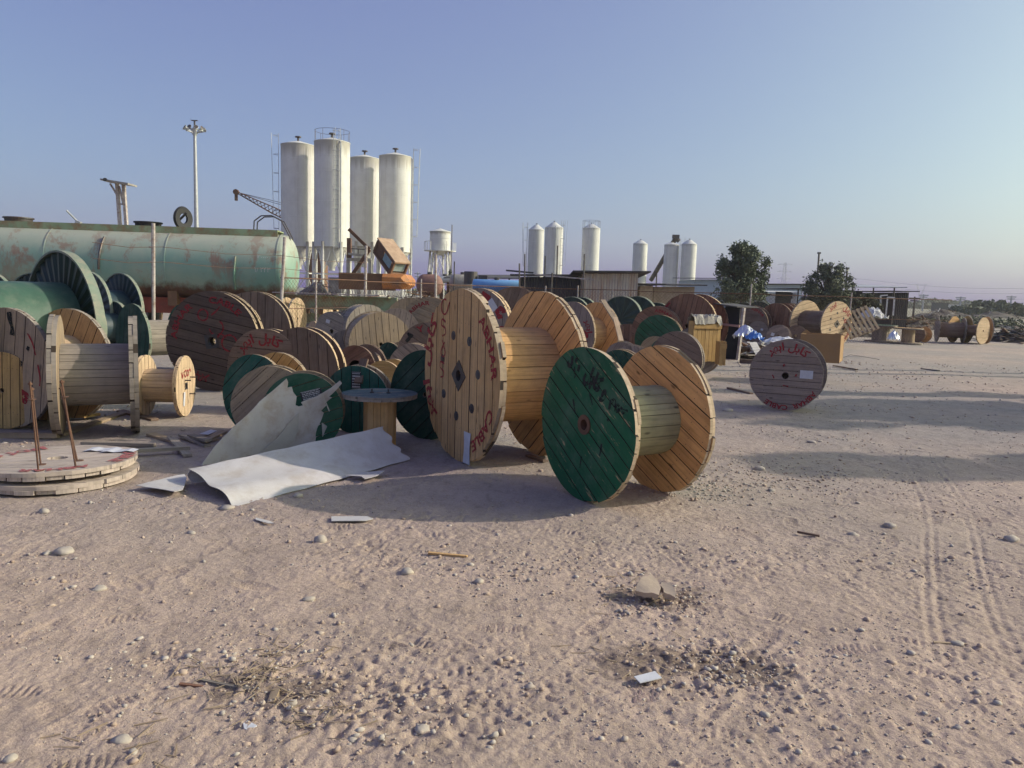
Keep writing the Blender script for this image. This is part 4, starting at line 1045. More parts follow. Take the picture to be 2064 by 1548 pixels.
# ------------------------------------------------------------------ crates and boxes
def board_panel(label, pxl, pxr, pyt, pyb, Y, n, mat, name='board_crate', depth=.5, bars=(), yaw=0, cat='crate', sag=0):
    a, b = at(pxl, pyb, Y), at(pxr, pyb, Y + yaw); top = at(pxl, pyt, Y).z; zb = max(0.0, min(a.z, b.z))
    L = math.hypot(b.x - a.x, b.y - a.y); Hh = top - zb
    root = empty(name, (a.x, a.y, zb), math.atan2(b.y - a.y, b.x - a.x)); tag(root, label, cat, 'crates and boxes among the reels')
    mb = MB()
    for i in range(n):
        w_ = L / n; mb.box(((i + .5) * w_, 0, Hh / 2 + rnd.uniform(-.01, .01)), (w_ - .008, .02, Hh), None, 0, rnd.random(), .002)
    mb.build('front_boards', mat, root)
    for f in bars:
        mb = MB(); mb.box((L / 2, -.022, Hh * f), (L * 1.01, .022, .09), None, 0, rnd.random()); mb.build('batten', mat, root)
    for x in (0.012, L - .012):
        mb = MB(); mb.box((x, depth / 2 + .012, Hh / 2), (.02, depth, Hh * .98), None, 0, rnd.random()); mb.build('side_board', mat, root)
    mb = MB(); mb.box((L / 2, depth + .025, Hh / 2), (L, .02, Hh * .98), None, 0, rnd.random()); mb.build('back_board', mat, root)
    return root, L, Hh
rt, L, Hh = board_panel('tall yellow board crate topped with crumpled plastic film, before the large red-brown reel', 1394, 1449, 646, 728, 15.8, 7, YBOARD, bars=(.86,), yaw=.25, depth=.14)
V = [(x / 14 * L, -.05 + y / 8 * .30, Hh + .04 + .09 * mnoise.noise(Vector((x * .5, y * .6, 1))) + .10 * (y in (0, 8)) * -1 + .07 * math.sin(y / 8 * 3.14)) for x in range(15) for y in range(9)]
mb = MB(); VV, FF = thicken(V, [(i * 9 + j, (i + 1) * 9 + j, (i + 1) * 9 + j + 1, i * 9 + j + 1) for i in range(14) for j in range(8)], .003)
mb.add([v + rt.location * 0 for v in VV], FF)
ob = mb.build('plastic_film', POLY, None, loc=rt.location); ob.rotation_euler = rt.rotation_euler; ob.location.z = rt.location.z
tag(ob, 'crumpled grey plastic film draped over the tall yellow board crate', 'plastic film', 'scrap plastic and foil')
board_panel('low yellow board panel standing at the foot of the tall yellow crate', 1449, 1462, 688, 736, 15.5, 2, YBOARD, depth=.3, bars=(.8,))
rt, L, Hh = board_panel('orange plywood box with a splintered upper edge, in front of the brightest sunlit reel', 1610, 1692, 672, 727, 15.6, 1, OLDPLY, depth=.7, name='plywood_box', yaw=-.35)
mb = MB(); mb.add([(0, -.012, Hh), (.1, -.012, Hh + .09), (.22, -.012, Hh - .0), (.6, -.012, Hh), (.66, -.012, Hh + .04), (.84, -.012, Hh)], [(0, 2, 1), (3, 5, 4)]);
mb.add([(0, .008, Hh), (.1, .008, Hh + .09), (.22, .008, Hh - .0), (.6, .008, Hh), (.66, .008, Hh + .04), (.84, .008, Hh)], [(0, 1, 2), (3, 4, 5)])
mb.build('splinters', OLDPLY, rt)
# dark corrugated tin box with pale post
a, b = at(1459, 676, 21.2), at(1489, 676, 20.8)
root = empty('tin_kiosk', (a.x, a.y, 0), math.atan2(b.y - a.y, b.x - a.x)); tag(root, 'dark corrugated tin box with pale corner post, between the reels and the bushy tree', 'tin box')
L = (b - a).length; Hh = at(1475, 618, 21.0).z
mb = MB(); n = 26
V = []
for i in range(n * 2 + 1):
    x = L * i / (n * 2); d = .012 * (1 if i % 2 else -1); V += [(x, d, 0), (x, d, Hh)]
mb.add(V, [(2 * i, 2 * i + 2, 2 * i + 3, 2 * i + 1) for i in range(n * 2)]); mb.build('front_wall', TIND, root)
for x in (-.02,):
    mb = MB(); mb.box((x, .28, Hh / 2), (.03, .5, Hh)); mb.build('side_wall', TIND, root)
mb = MB(); mb.box((L / 2 - .1, .25, Hh + .03), (L + .3, .9, .03), Matrix.Rotation(R(5), 3, 'Y')); mb.build('roof', ROOFD, root)
mb = MB(); mb.bar((L + .06, -.06, 0), (L + .16, -.06, Hh - .02), .07); mb.build('corner_post', POSTM, root)
mb = MB(); mb.bar((0.0, -.05, Hh * .66), (L + .05, -.05, Hh * .64), .07, .06); mb.build('rail', plain('pinkish_rail', (.45, .28, .24)), root)

# ------------------------------------------------------------------ trash heap and scrap heaps (tangled, uncountable)
def heap(name, label, px, py, wpx, hm, n, mats, seed=0, cat='scrap heap', flat=.5, deep=1.0, stuff=True, lens=(.3, 1.2)):
    g = G(px, py); Wd = wpx * g.y / FPX; rr = random.Random(seed); mb = MB()
    # base mound
    K = 22
    V = []
    for i in range(K + 1):
        for j in range(K + 1):
            u, v = i / K * 2 - 1, j / K * 2 - 1; q = max(0, 1 - math.sqrt(u * u + v * v))
            V.append((u * Wd / 2, v * Wd / 2 * deep, hm * .75 * q ** .7 * (1 + .5 * mnoise.noise(Vector((u * 3 + seed, v * 3, 0)))) - .02))
    mb.add(V, [(i * (K + 1) + j, (i + 1) * (K + 1) + j, (i + 1) * (K + 1) + j + 1, i * (K + 1) + j + 1) for i in range(K) for j in range(K)], len(mats))
    for i in range(n):
        u, v = rr.gauss(0, .42), rr.gauss(0, .42); q = max(0, 1 - math.sqrt(u * u + v * v))
        z = hm * q ** .7 * rr.uniform(.3, 1.0)
        d = Vector((rr.uniform(-1, 1), rr.uniform(-1, 1), rr.uniform(-.5, .5) * flat)).normalized() * rr.uniform(*lens) * .5
        c = Vector((u * Wd / 2, v * Wd / 2 * deep, z + .03)); a_, b_ = c - d, c + d
        a_.z = max(.01, a_.z); b_.z = max(.01, b_.z)
        mb.bar(a_, b_, rr.uniform(.04, .16), rr.uniform(.01, .03), rr.randrange(len(mats)), rr.random())
    o = mb.build(name, list(mats) + [RUBB if 'rubble' in name else MUDD], None, loc=(g.x, g.y, 0)); tag(o, label, cat, kind='stuff' if stuff else None); return o
heap('scrap_heap', 'trash heap of splintered boards and crushed panels before the small right cluster', 1522, 722, 110, .42, 110, [BROWN, GREYW, SHEET, RUST], 1)
heap('scrap_heap', 'dark heap of scrap boards and metal at the far right edge', 2045, 688, 110, .75, 150, [BROWN, GREYW, NAVY, TANW, STEEL, SHEET], 2, lens=(.5, 2.2))
heap('scrap_heap', 'heap of brown boards behind the table-like spools', 1850, 662, 120, .8, 120, [BROWN, GREYW, TANW, RUST, RBROWN], 3, lens=(.5, 2.0))
heap('scrap_heap', 'rubble and rubbish heap far behind the upright spools', 1905, 645, 150, 1.5, 120, [GREYW, RUBB, SHEET, RUST], 4, lens=(.6, 2.0))
heap('scrap_heap', 'low rubbish heap by the pallet near the brightest reel', 1735, 678, 70, .35, 60, [BROWN, SHEET, TANW, GREYW], 5)
heap('scrap_heap', 'distant dark rubbish heap near the field at far right', 2010, 641, 120, 1.2, 90, [NAVY, RUBB, GREYW, BROWN], 6, lens=(.8, 2.4))
heap('scrap_heap', 'long brown scrap heap beneath the olive tree', 1800, 650, 130, .9, 90, [BROWN, GREYW, RUST], 16, lens=(.6, 2.0))
heap('rubble_heap', 'grey rubble piled behind the pale green steel frame', 640, 654, 170, 2.3, 90, [RUBB, STEEL], 7, cat='rubble', lens=(.3, .9))
heap('scrap_heap', 'dark machine scrap piled under the wrecked excavator', 740, 652, 130, 1.6, 120, [RUST, STEEL, RUBB, RUSTO], 18, lens=(.4, 1.5))
heap('scrap_heap', 'rusty scrap pile below the maroon tank by the mesh fence', 838, 650, 150, 1.7, 150, [RUST, RUSTO, STEEL], 8, lens=(.5, 1.6))
def crumple(name, label, px, py, Y, w_, h_, d_, mat, seed, cat, grp='scrap plastic and foil', z=None):
    c = at(px, py, Y); K = 12; V = []
    for i in range(K + 1):
        for j in range(K + 1):
            u, v = i / K - .5, j / K - .5; q = max(0, 1 - 4 * (u * u + v * v) * .9)
            n_ = mnoise.noise(Vector((i * .55 + seed, j * .55, 2))); n2 = mnoise.noise(Vector((i * 1.7 + seed, j * 1.7, 5)))
            V.append((u * w_ + n2 * .05 * w_, v * d_ + n_ * .1 * d_, h_ * (q * .8 + .35 * n_ + .25 * n2)))
    V, F = thicken(V, [(i * (K + 1) + j, (i + 1) * (K + 1) + j, (i + 1) * (K + 1) + j + 1, i * (K + 1) + j + 1) for i in range(K) for j in range(K)], .003)
    mb = MB(); mb.add(V, F); return tag(mb.build(name, mat, None, loc=c), label, cat, grp)
crumple('foil_sheet', 'crumpled shiny silver foil on top of the trash heap', 1503, 676, 15.2, .42, .22, .4, FOIL, 1, 'foil')
crumple('plastic_sheet', 'bright blue plastic piece on the trash heap', 1521, 682, 14.8, .30, .16, .3, BLUEP2, 2, 'plastic')
crumple('plastic_sheet', 'blue-white film strewn behind the lone weathered reel', 1575, 690, 14.6, .70, .12, .4, PAPER, 3, 'plastic')
crumple('foil_sheet', 'silver scrap lump between the table-like spools', 1801, 683, 23.5, .30, .28, .3, FOIL, 4, 'foil')
crumple('white_basin', 'pale tin basin shape near the pallet far right', 1758, 640, 34, 1.1, .5, .8, WALLW, 5, 'sheet metal')
# corrugated white piece leaning
a, b = at(1510, 690, 13.4), at(1527, 722, 13.2)
V = []
for i in range(14):
    t = i / 13; c = a.lerp(b, t) + Vector((0, .03 * math.sin(t * 40), .02 * math.sin(t * 40)))
    V += [c - a, c - a + Vector((.14, .05, .01))]
VV, FF = thicken(V, [(2 * i, 2 * i + 2, 2 * i + 3, 2 * i + 1) for i in range(13)], .004)
mb = MB(); mb.add(VV, FF); tag(mb.build('ribbed_strip', SHEET, None, loc=a), 'white ribbed plastic strip leaning on the trash heap', 'plastic', 'scrap plastic and foil')
board('thick brown beam end sticking out of the trash heap', 1492, 728, 1520, 730, .12, .12, BROWN)
# thin wires on the ground right of the plywood box
g0 = G(1700, 722); pts = [Vector((.0, 0, .02)), Vector((.25, .12, .10)), Vector((.6, .0, .06)), Vector((.95, -.25, .01))]
mb = MB(); mb.path(pts, .006, 5); tag(mb.build('bent_wire', STEEL, None, loc=g0), 'bent dark wires on the ground right of the orange plywood box', 'wire')
# pallets
def pallet(label, px, py, Y, rot, z=None):
    c = at(px, py, Y); root = empty('pallet', c, rot=rot); tag(root, label, 'pallet', 'pallets')
    for i in range(7):
        mb = MB(); mb.box((-.55 + i * .183, 0, .06), (.1, 1.0, .02), None, 0, rnd.random()); mb.build('slat', TANW, root)
    for y in (-.45, 0, .45):
        mb = MB(); mb.box((0, y, 0), (1.2, .09, .09), None, 0, rnd.random()); mb.build('runner', TANW, root)
pallet('wooden pallet leaning on the rubbish right of the brightest reel', 1730, 650, 29, (R(62), R(-20), R(10)))

# ------------------------------------------------------------------ mint tank on its trailer
def tank():
    Rt = 1.14; xr, yr = at(572, 540, 27.0).x, 27.0; zc = at(572, 541, 27.0).z; yaw = R(4.5)
    root = empty('tank_trailer', (xr, yr, 0), yaw); tag(root, 'long mint green cylindrical tank with rust patches, lying behind the left reels', 'tank')
    M_ = Matrix(((0,0,1),(1,0,0),(0,1,0)))
    L = 15.0
    def tankmat():
        m, t, b = newmat('mint_tank_shell', .5)
        tc = N(t, 'ShaderNodeTexCoord').outputs['Object']
        s = N(t, 'ShaderNodeSeparateXYZ'); t.links.new(tc, s.inputs[0])
        base = mixc(t, ramp(t, noise(t, tc, .7, 5, .6), [(.35, 0), (.65, 1)]), (.17,.315,.26), (.28,.36,.29))
        # brown belly and cream crown: colour bands by height, edges broken by noise
        h1 = N(t, 'ShaderNodeMath', operation='ADD'); t.links.new(s.outputs[2], h1.inputs[0])
        nn = N(t, 'ShaderNodeMath', operation='MULTIPLY'); t.links.new(noise(t, scaled(t, tc, (1.2, 1, .5)), 1.3, 6, .75), nn.inputs[0]); nn.inputs[1].default_value = .9
        t.links.new(nn.outputs[0], h1.inputs[1])
        mr = N(t, 'ShaderNodeMapRange'); mr.inputs[1].default_value = zc - Rt + .05; mr.inputs[2].default_value = zc + Rt + .45
        t.links.new(h1.outputs[0], mr.inputs[0])
        belly = ramp(t, mr.outputs[0], [(.27, 1.0), (.36, 0.0)])
        c = mixc(t, belly, base, (.10,.055,.035))
        crown = ramp(t, mr.outputs[0], [(.62, 0.0), (.90, .7)])
        c = mixc(t, crown, c, (.44,.43,.35))
        ru = ramp(t, noise(t, scaled(t, tc, (1.0, 1, .55)), 1.05, 8, .72, .3), [(.50, 0.0), (.57, .85)])
        band = ramp(t, mr.outputs[0], [(.40, .35), (.62, 1.0), (.86, .55)])
        rm = N(t, 'ShaderNodeMath', operation='MULTIPLY'); t.links.new(ru, rm.inputs[0]); t.links.new(band, rm.inputs[1])
        c = mixc(t, rm.outputs[0], c, (.26,.135,.09))
        t.links.new(c, b.inputs['Base Color']); bump(t, b, noise(t, tc, 9, 4), .1, .02); return m
    TM = tankmat()
    mb = MB(); prof = [(Rt, -L)] + [(Rt, -L + L * i / 12) for i in range(1, 12)] + [(Rt, 0)]
    prof += [(Rt * math.cos(R(a_)) ** .62 if a_ < 90 else .001, .45 * math.sin(R(a_))) for a_ in range(9, 91, 9)]
    mb.lathe(prof, 56, c=(0, 0, zc), M=M_); autosmooth(mb.build('tank_shell', TM, root), 50)
    for x in (-L, -11.5, -7.4, -3.6, -.02):
        mb = MB(); mb.lathe([(Rt + .012, -.03), (Rt + .018, 0), (Rt + .012, .03)], 56, c=(x, 0, zc), M=M_); mb.build('weld_band', TM, root)
    for x, lo, hi in ((-5.65, -12, 48), (-1.35, -40, 24)):
        mb = MB(); pts = [(x + .05 * math.sin(R(a_ * 2)), -(Rt + .03) * math.cos(R(a_)), zc + (Rt + .03) * math.sin(R(a_))) for a_ in range(lo, hi, 8)]
        mb.path(pts, .035, 6); mb.build('drain_pipe', TANKM if x > -5 else STEEL, root)
    mb = MB(); mb.box((-L / 2 + .1, 0, zc + Rt + .10), (L - .4, .9, .04)); mb.box((-L / 2 + .1, -.46, zc + Rt + .0), (L - .4, .02, .24)); mb.box((-L / 2 + .1, .46, zc + Rt + .0), (L - .4, .02, .24))
    mb.build('top_walkway', LGREEN, root)
    for x in (-8.7, -4.5):
        mb = MB(); mb.lathe([(.40, 0), (.42, .12), (.001, .15)], 28, c=(x, 0, zc + Rt + .12))
        mb.lathe([(.46, .11), (.46, .15), (.001, .16)], 28, c=(x, 0, zc + Rt + .12)); hb = mb.build('manhole', RUBBER if x > -8 else STEEL, root)
    mb = MB(); MX = Matrix.Rotation(R(78), 3, 'Y') @ Matrix.Identity(3)
    mb.lathe([(.17, -.04), (.37, -.06), (.41, 0), (.37, .06), (.17, .04)], 30, c=(-3.35, 0, zc + Rt + .43), M=Matrix.Rotation(R(62), 3, 'Z') @ Matrix.Rotation(R(90), 3, 'X'), close=True)
    mb.bar((-3.55, 0, zc + Rt + .3), (-3.25, .05, zc + Rt + .62), .07)
    mb.build('open_hatch_lid', RUBBER, root)
    mb = MB(); mb.bar((-6.8, 0, zc + Rt + .1), (-6.75, 0, zc + Rt + .22), .16); mb.tube((-6.8, 0, zc + Rt + .2), (-7.1, -.1, zc + Rt + .55), .03); mb.build('valve_lever', GALV, root)
    for y in (-.22, .22):
        mb = MB(); pts = [(-.95 + .0, y, zc + Rt + .1), (-.93, y, zc + Rt + .42), (-.70, y, zc + Rt + .60), (-.35, y, zc + Rt + .62), (-.02, y, zc + Rt + .45), (.25, y, zc + Rt * .93), (.32, y, zc + Rt * .55)]
        mb.path([Vector(p) for p in pts], .022, 6); mb.build('handrail_hoop', STEEL, root)
    # faint chalk digits on the end
    mb = MB(); tm = MB(); text_mesh(tm, '\u06F2\u06F0\u06F0\u06F0\u06F0', (0, .0), None, .22, 0, bold=.0); text_mesh(tm, '\u06F1\u06F8\u06F2\u06F4\u06F3', (0, -.42), None, .22, 0, bold=.0)
    def wrap(p):
        x, z = p[0], p[2]; a_ = (z + .25) / Rt; return (x - .45, -(Rt + .006) * math.cos(a_), zc + (Rt + .006) * math.sin(a_))
    tm.v = [wrap(p) for p in tm.v]; tm.build('chalk_digits', MARK, root)
    # chassis
    mb = MB(); mb.box((-8, -.35, .86), (11.5, .14, .50)); mb.box((-8, .35, .86), (11.5, .14, .50)); mb.box((-8, -.38, 1.12), (11.5, .26, .03)); mb.build('chassis_beam', REDB, root)
    for x in (-11, -9.5, -3.5): mb = MB(); mb.box((x, 0, zc - Rt + .02), (.3, 1.5, .5)); mb.build('saddle', RUSTO, root)
    for x in (-13.5, -12.3, -5, -1.5):
        for y in (-.75, .75):
            mb = MB(); mb.lathe([(.2, -.13), (.46, -.14), (.5, -.06), (.5, .06), (.46, .14), (.2, .13)], 24, c=(x, y, .5), M=Matrix(((1,0,0),(0,0,1),(0,1,0))), close=True); mb.build('wheel', RUBBER, root)
tank()
# pale green steel deck frame behind the narrow reels
def deck():
    a, b = at(556, 600, 25.2), at(800, 615, 24.4); root = empty('steel_deck_frame', (a.x, a.y, 0), math.atan2(b.y - a.y, b.x - a.x)); L = (b - a).length
    tag(root, 'rusty pale green steel trailer frame behind the small grey reel', 'trailer frame')
    zt = 1.42
    mb = MB(); mb.box((L * .44, 0, zt), (L * .88, .5, .03)); mb.build('deck_edge', POSTM, root)
    mb = MB(); mb.box((L / 2, .02, zt - .26), (L, .06, .42)); mb.box((L / 2, -.08, zt - .475), (L, .24, .03)); mb.box((L / 2, -.08, zt - .06), (L * .9, .24, .03)); mb.build('upper_beam', LGREEN, root)
    mb = MB(); mb.box((L / 2 + .3, .1, zt - .78), (L, .06, .30)); mb.box((L / 2 + .3, 0, zt - .94), (L, .24, .03)); mb.build('lower_beam', LGREEN, root)
    mb = MB()
    for i in range(9): mb.box((L * (i + .5) / 9, -.05, zt - .56), (.08, .12, .16))
    mb.build('cross_member', RUSTO, root)
    for x in (.8, L - 1.6):
        mb = MB(); mb.lathe([(.2, -.13), (.42, -.14), (.46, -.06), (.46, .06), (.42, .14), (.2, .13)], 24, c=(x, .5, .46), M=Matrix(((1,0,0),(0,0,1),(0,1,0))), close=True); mb.build('wheel', RUBBER, root)
deck()

# ------------------------------------------------------------------ silos
def silo(label, px, wpx, ytop, ybody, Y, mat=SILO, cone_top=.12, legs=6, hop=True, ladder=None, lean=0, pipe=None, rail=False, ring=7, stain=True, group='tall white cement silos', vent=True, ladder_off=0):
    c = at(px, ytop, Y); Rs = wpx / 2 / FPX * Y; zt = c.z; zb = at(px, ybody, Y).z; zb = max(zb, .5)
    root = empty('silo', (c.x, Y, 0)); tag(root, label, 'silo', group)
    tov = math.atan2(-Y, -c.x)                 # direction towards the yard
    mb = MB(); prof = []
    K = ring * 2
    for i in range(K + 1):
        z = zb + (zt - zb) * i / K; prof.append((Rs, z))
    mb.lathe(prof, 44); autosmooth(mb.build('silo_body', mat, root), 30)
    mb = MB()
    for i in range(ring + 1):
        z = zb + (zt - zb) * i / ring; mb.lathe([(Rs + .003, z - .03), (Rs + .012, z), (Rs + .003, z + .03)], 44)
    mb.build('weld_seams', mat, root)
    if False:
        mb = MB(); h = (zt - zb) * .10; n = 88; V = []
        for i in range(n):
            t = 2 * math.pi * i / n; hh = h * (.55 + .9 * abs(mnoise.noise(Vector((math.cos(t) * 4, math.sin(t) * 4, px)))) * (1.4 if i % 3 else .6))
            for (r_, z) in ((Rs + .016, zt + .005), (Rs + .016, zt - hh)): V.append((r_ * math.cos(t), r_ * math.sin(t), z))
        mb.add(V, [(2 * i, 2 * i + 1, 2 * ((i + 1) % n) + 1, 2 * ((i + 1) % n)) for i in range(n)]); mb.build('stained_top_band', STAIN, root, smooth=True)
    mb = MB(); mb.lathe([(Rs + .03, zt - .02), (Rs + .03, zt + .03), (.25, zt + Rs * cone_top * 2 + .03), (.001, zt + Rs * cone_top * 2 + .05)], 44); mb.build('roof_cone', mat, root)
    if vent:
        zz = zt + Rs * cone_top * 2
        mb = MB(); kv = 1 if mat is SILO else .45; mb.tube((0, 0, zz - .1), (0, 0, zz + .35 * kv), .09 * kv); mb.tube((0, 0, zz + .35 * kv), (0, 0, zz + .45 * kv), .28 * kv); mb.build('vent_cap', STEEL, root)
    if hop:
        mb = MB(); mb.lathe([(Rs, zb), (.28, zb - Rs * 1.15), (.28, zb - Rs * 1.35)], 36); mb.build('hopper_cone', SILO, root, smooth=True)
        for i in range(legs):
            t = tov + R(30) + 2 * math.pi * i / legs; x, y = Rs * 1.03 * math.cos(t), Rs * 1.03 * math.sin(t)
            mb = MB(); mb.tube((x, y, 0), (x, y, zb + .4), .13, n=10); mb.build('leg', SILO, root)
        mb = MB(); 
        for i in range(legs):
            t0 = tov + R(30) + 2 * math.pi * i / legs; t1 = t0 + 2 * math.pi / legs
            p0 = Vector((Rs * math.cos(t0), Rs * math.sin(t0), 0)); p1 = Vector((Rs * math.cos(t1), Rs * math.sin(t1), 0))
            z1, z2 = zb * .55, zb
            mid = (p0 + p1) / 2
            mb.bar(p0 + Vector((0, 0, z1)), p1 + Vector((0, 0, z1)), .10)
            mb.bar(p0 + Vector((0, 0, z1)), mid + Vector((0, 0, z2)), .08); mb.bar(p1 + Vector((0, 0, z1)), mid + Vector((0, 0, z2)), .08)
            mb.bar(p0 + Vector((0, 0, .3)), p1 + Vector((0, 0, z1)), .07); mb.bar(p1 + Vector((0, 0, .3)), p0 + Vector((0, 0, z1)), .07)
        mb.build('leg_bracing', SILO, root)
    if ladder is not None:
        t = tov + R(ladder); e = Vector((math.cos(t), math.sin(t), 0)); s_ = Vector((-math.sin(t), math.cos(t), 0))
        mb = MB()
        z0, z1 = (zb - .5, zt + .9); d = Rs + .18 + ladder_off
        for k in (-.22, .22): mb.tube(e * d + s_ * k + Vector((0, 0, z0)), e * d + s_ * k + Vector((0, 0, z1)), .020, n=5)
        z = z0
        while z < z1: mb.tube(e * d - s_ * .22 + Vector((0, 0, z)), e * d + s_ * .22 + Vector((0, 0, z)), .016, n=4); z += .4
        for k in (-.35, .35): mb.tube(e * (d + .42) + s_ * k * .6 + Vector((0, 0, z0 + 2)), e * (d + .6) + s_ * k * .6 + Vector((0, 0, z1)), .018, n=4)
        z = z0 + 2
        while z < z1:
            pts = [e * (d + .44 * math.sin(R(a_))) + s_ * (.30 * math.cos(R(a_))) + Vector((0, 0, z)) for a_ in range(0, 181, 30)]
            mb.path(pts, .018, 4); z += 1.6
        mb.build('ladder', GALV, root)
    if pipe is not None:
        t = tov + R(pipe); x, y = (Rs + .12) * math.cos(t), (Rs + .12) * math.sin(t)
        mb = MB(); mb.tube((x, y, 1.2), (x, y, zt - .2), .06, n=8); mb.tube((x, y, zt - .2), (x * .8, y * .8, zt + .15), .06, n=8); mb.build('filling_pipe', GALV, root)
    if rail:
        mb = MB()
        for i in range(20):
            t = 2 * math.pi * i / 20; t2 = t + 2 * math.pi / 20; r_ = Rs * .98
            p, q = Vector((r_ * math.cos(t), r_ * math.sin(t), zt)), Vector((r_ * math.cos(t2), r_ * math.sin(t2), zt))
            if i % 2 == 0: mb.tube(p, p + Vector((0, 0, .95)), .016, n=4)
            mb.tube(p + Vector((0, 0, .95)), q + Vector((0, 0, .95)), .016, n=4)
        mb.build('roof_railing', STEEL, root)
    return root
silo('leftmost tall white silo, a neighbour silo shading all but its right strip', 601, 66, 294, 497, 70.25, ladder=-88)
silo('second tall white silo from the left, the highest, with railing and pipe down its front', 669.5, 69, 288, 498, 68.0, ladder=12, pipe=26, rail=True, ladder_off=-.1)
silo('third tall white silo from the left, its top lower than its neighbours', 735, 60, 321, 497, 76.3)
silo('fourth tall white silo, streaked with dirt below its roof, right one above the orange excavator', 797, 63, 317, 508, 74.0, pipe=78, ladder=92)
SG = 'smaller white silos in the distance'
silo('small far silo with cone roof and ladder, leftmost above the dark roofed shed', 1081.5, 31, 464, 560, 100, SILO2, .32, 4, True, -80, ring=4, stain=False, group=SG)
silo('small far silo with peeling patch, second above the dark roofed shed', 1117, 36, 460, 560, 96, SILO2, .3, 4, True, 50, ring=4, stain=True, group=SG, pipe=10)
silo('far silo standing alone over the corrugated shed, with railing on top', 1192, 35, 461, 560, 98, SILO2, .24, 4, True, None, ring=4, stain=False, group=SG, rail=True)
silo('small grimy far silo left of the conveyor tube', 1291, 28.5, 492, 590, 112, SILO2, .24, 4, True, None, ring=4, stain=True, group=SG)
silo('far silo with conveyor tube rising behind it and a spout on top', 1354, 29, 494, 590, 105, SILO2, .15, 4, True, 75, ring=4, stain=False, group=SG)
silo('rightmost far white silo with cone roof, nearest the bushy tree', 1389.5, 30, 493, 590, 104, SILO2, .28, 4, True, None, ring=4, stain=False, group=SG)
a, b = at(1312, 565, 112), at(1362, 480, 108)
root = empty('conveyor_tube', (a.x, a.y, 0)); tag(root, 'slanting dark conveyor tube rising behind the far silos', 'conveyor')
mb = MB(); mb.tube(a - root.location, b - root.location, .32); mb.build('tube', STEEL, root)
mb = MB(); p = b - root.location; mb.tube(p, p + Vector((.5, 0, -.4)), .3); mb.box(p + Vector((0, 0, .2)), (.9, .6, .5)); mb.build('spout', STEEL, root)
for f in (.25, .6):
    mb = MB(); q = (a + (b - a) * f) - root.location; mb.tube((q.x, q.y, 0), q, .1); mb.build('support_leg', STEEL, root)
# small tank tower
def tower():
    Y = 62.0; c = at(887.5, 468, Y); Rw = 20.5 / FPX * Y; zt = c.z; zb = at(887, 506, Y).z
    root = empty('water_tower', (c.x, Y, 0)); tag(root, 'off-white round tank raised on splayed legs, right of the tall silos', 'water tower')
    mb = MB(); mb.lathe([(Rw, zb), (Rw, (zb + zt) / 2), (Rw, zt)], 36); mb.lathe([(Rw, zb), (.1, zb - .35)], 36)
    autosmooth(mb.build('tank', SILO, root), 30)
    mb = MB()
    for f in (.33, .66, .98): z = zb + (zt - zb) * f; mb.lathe([(Rw + .004, z - .02), (Rw + .02, z), (Rw + .004, z + .02)], 36)
    mb.build('seams', SILO, root)
    mb = MB(); mb.lathe([(Rw + .04, zt), (Rw + .04, zt + .04), (.001, zt + .3)], 36); mb.build('lid', SILO, root)
    mb = MB(); mb.lathe([(Rw, zb - .03), (Rw + .45, zb - .03), (Rw + .45, zb + .02), (Rw, zb + .02)], 24, close=True)
    for i in range(12):
        t = 2 * math.pi * i / 12; t2 = t + .52; r_ = Rw + .43
        if i in (2, 3, 9): continue
        mb.tube((r_ * math.cos(t), r_ * math.sin(t), zb), (r_ * math.cos(t), r_ * math.sin(t), zb + .7), .02, n=4)
    for i in (6, 7): mb.tube((r_ * math.cos(i * .5236), r_ * math.sin(i * .5236), zb + .7), (r_ * math.cos((i + 1) * .5236), r_ * math.sin((i + 1) * .5236), zb + .7), .02, n=4)
    mb.build('gallery', SILO, root)
    P = []
    for i in range(6):
        t = 2 * math.pi * i / 6 + .3; p0 = Vector((Rw * 1.45 * math.cos(t), Rw * 1.45 * math.sin(t), 0)); p1 = Vector((Rw * .95 * math.cos(t), Rw * .95 * math.sin(t), zb))
        P.append((p0, p1)); mb = MB(); mb.tube(p0, p1, .08, n=7); mb.build('leg', SILO, root)
    mb = MB()
    for i in range(6):
        a_, b_ = P[i], P[(i + 1) % 6]
        for f in (.5,): mb.tube(a_[0].lerp(a_[1], f), b_[0].lerp(b_[1], f), .045, n=5)
        mb.tube(a_[0].lerp(a_[1], .5), b_[1], .025, n=4); mb.tube(b_[0].lerp(b_[1], .5), a_[1], .025, n=4)
    mb.build('bracing', SILO, root)
    mb = MB(); t = -.6
    for k in (-.2, .2): mb.tube((Rw + .2, -1.2 + k, .5), (Rw + .2, -1.2 + k, zt + .5), .02, n=4)
    z = .6
    while z < zt + .4: mb.tube((Rw + .2, -1.4, z), (Rw + .2, -1.0, z), .015, n=4); z += .4
    mb.build('ladder', STEEL, root)
tower()

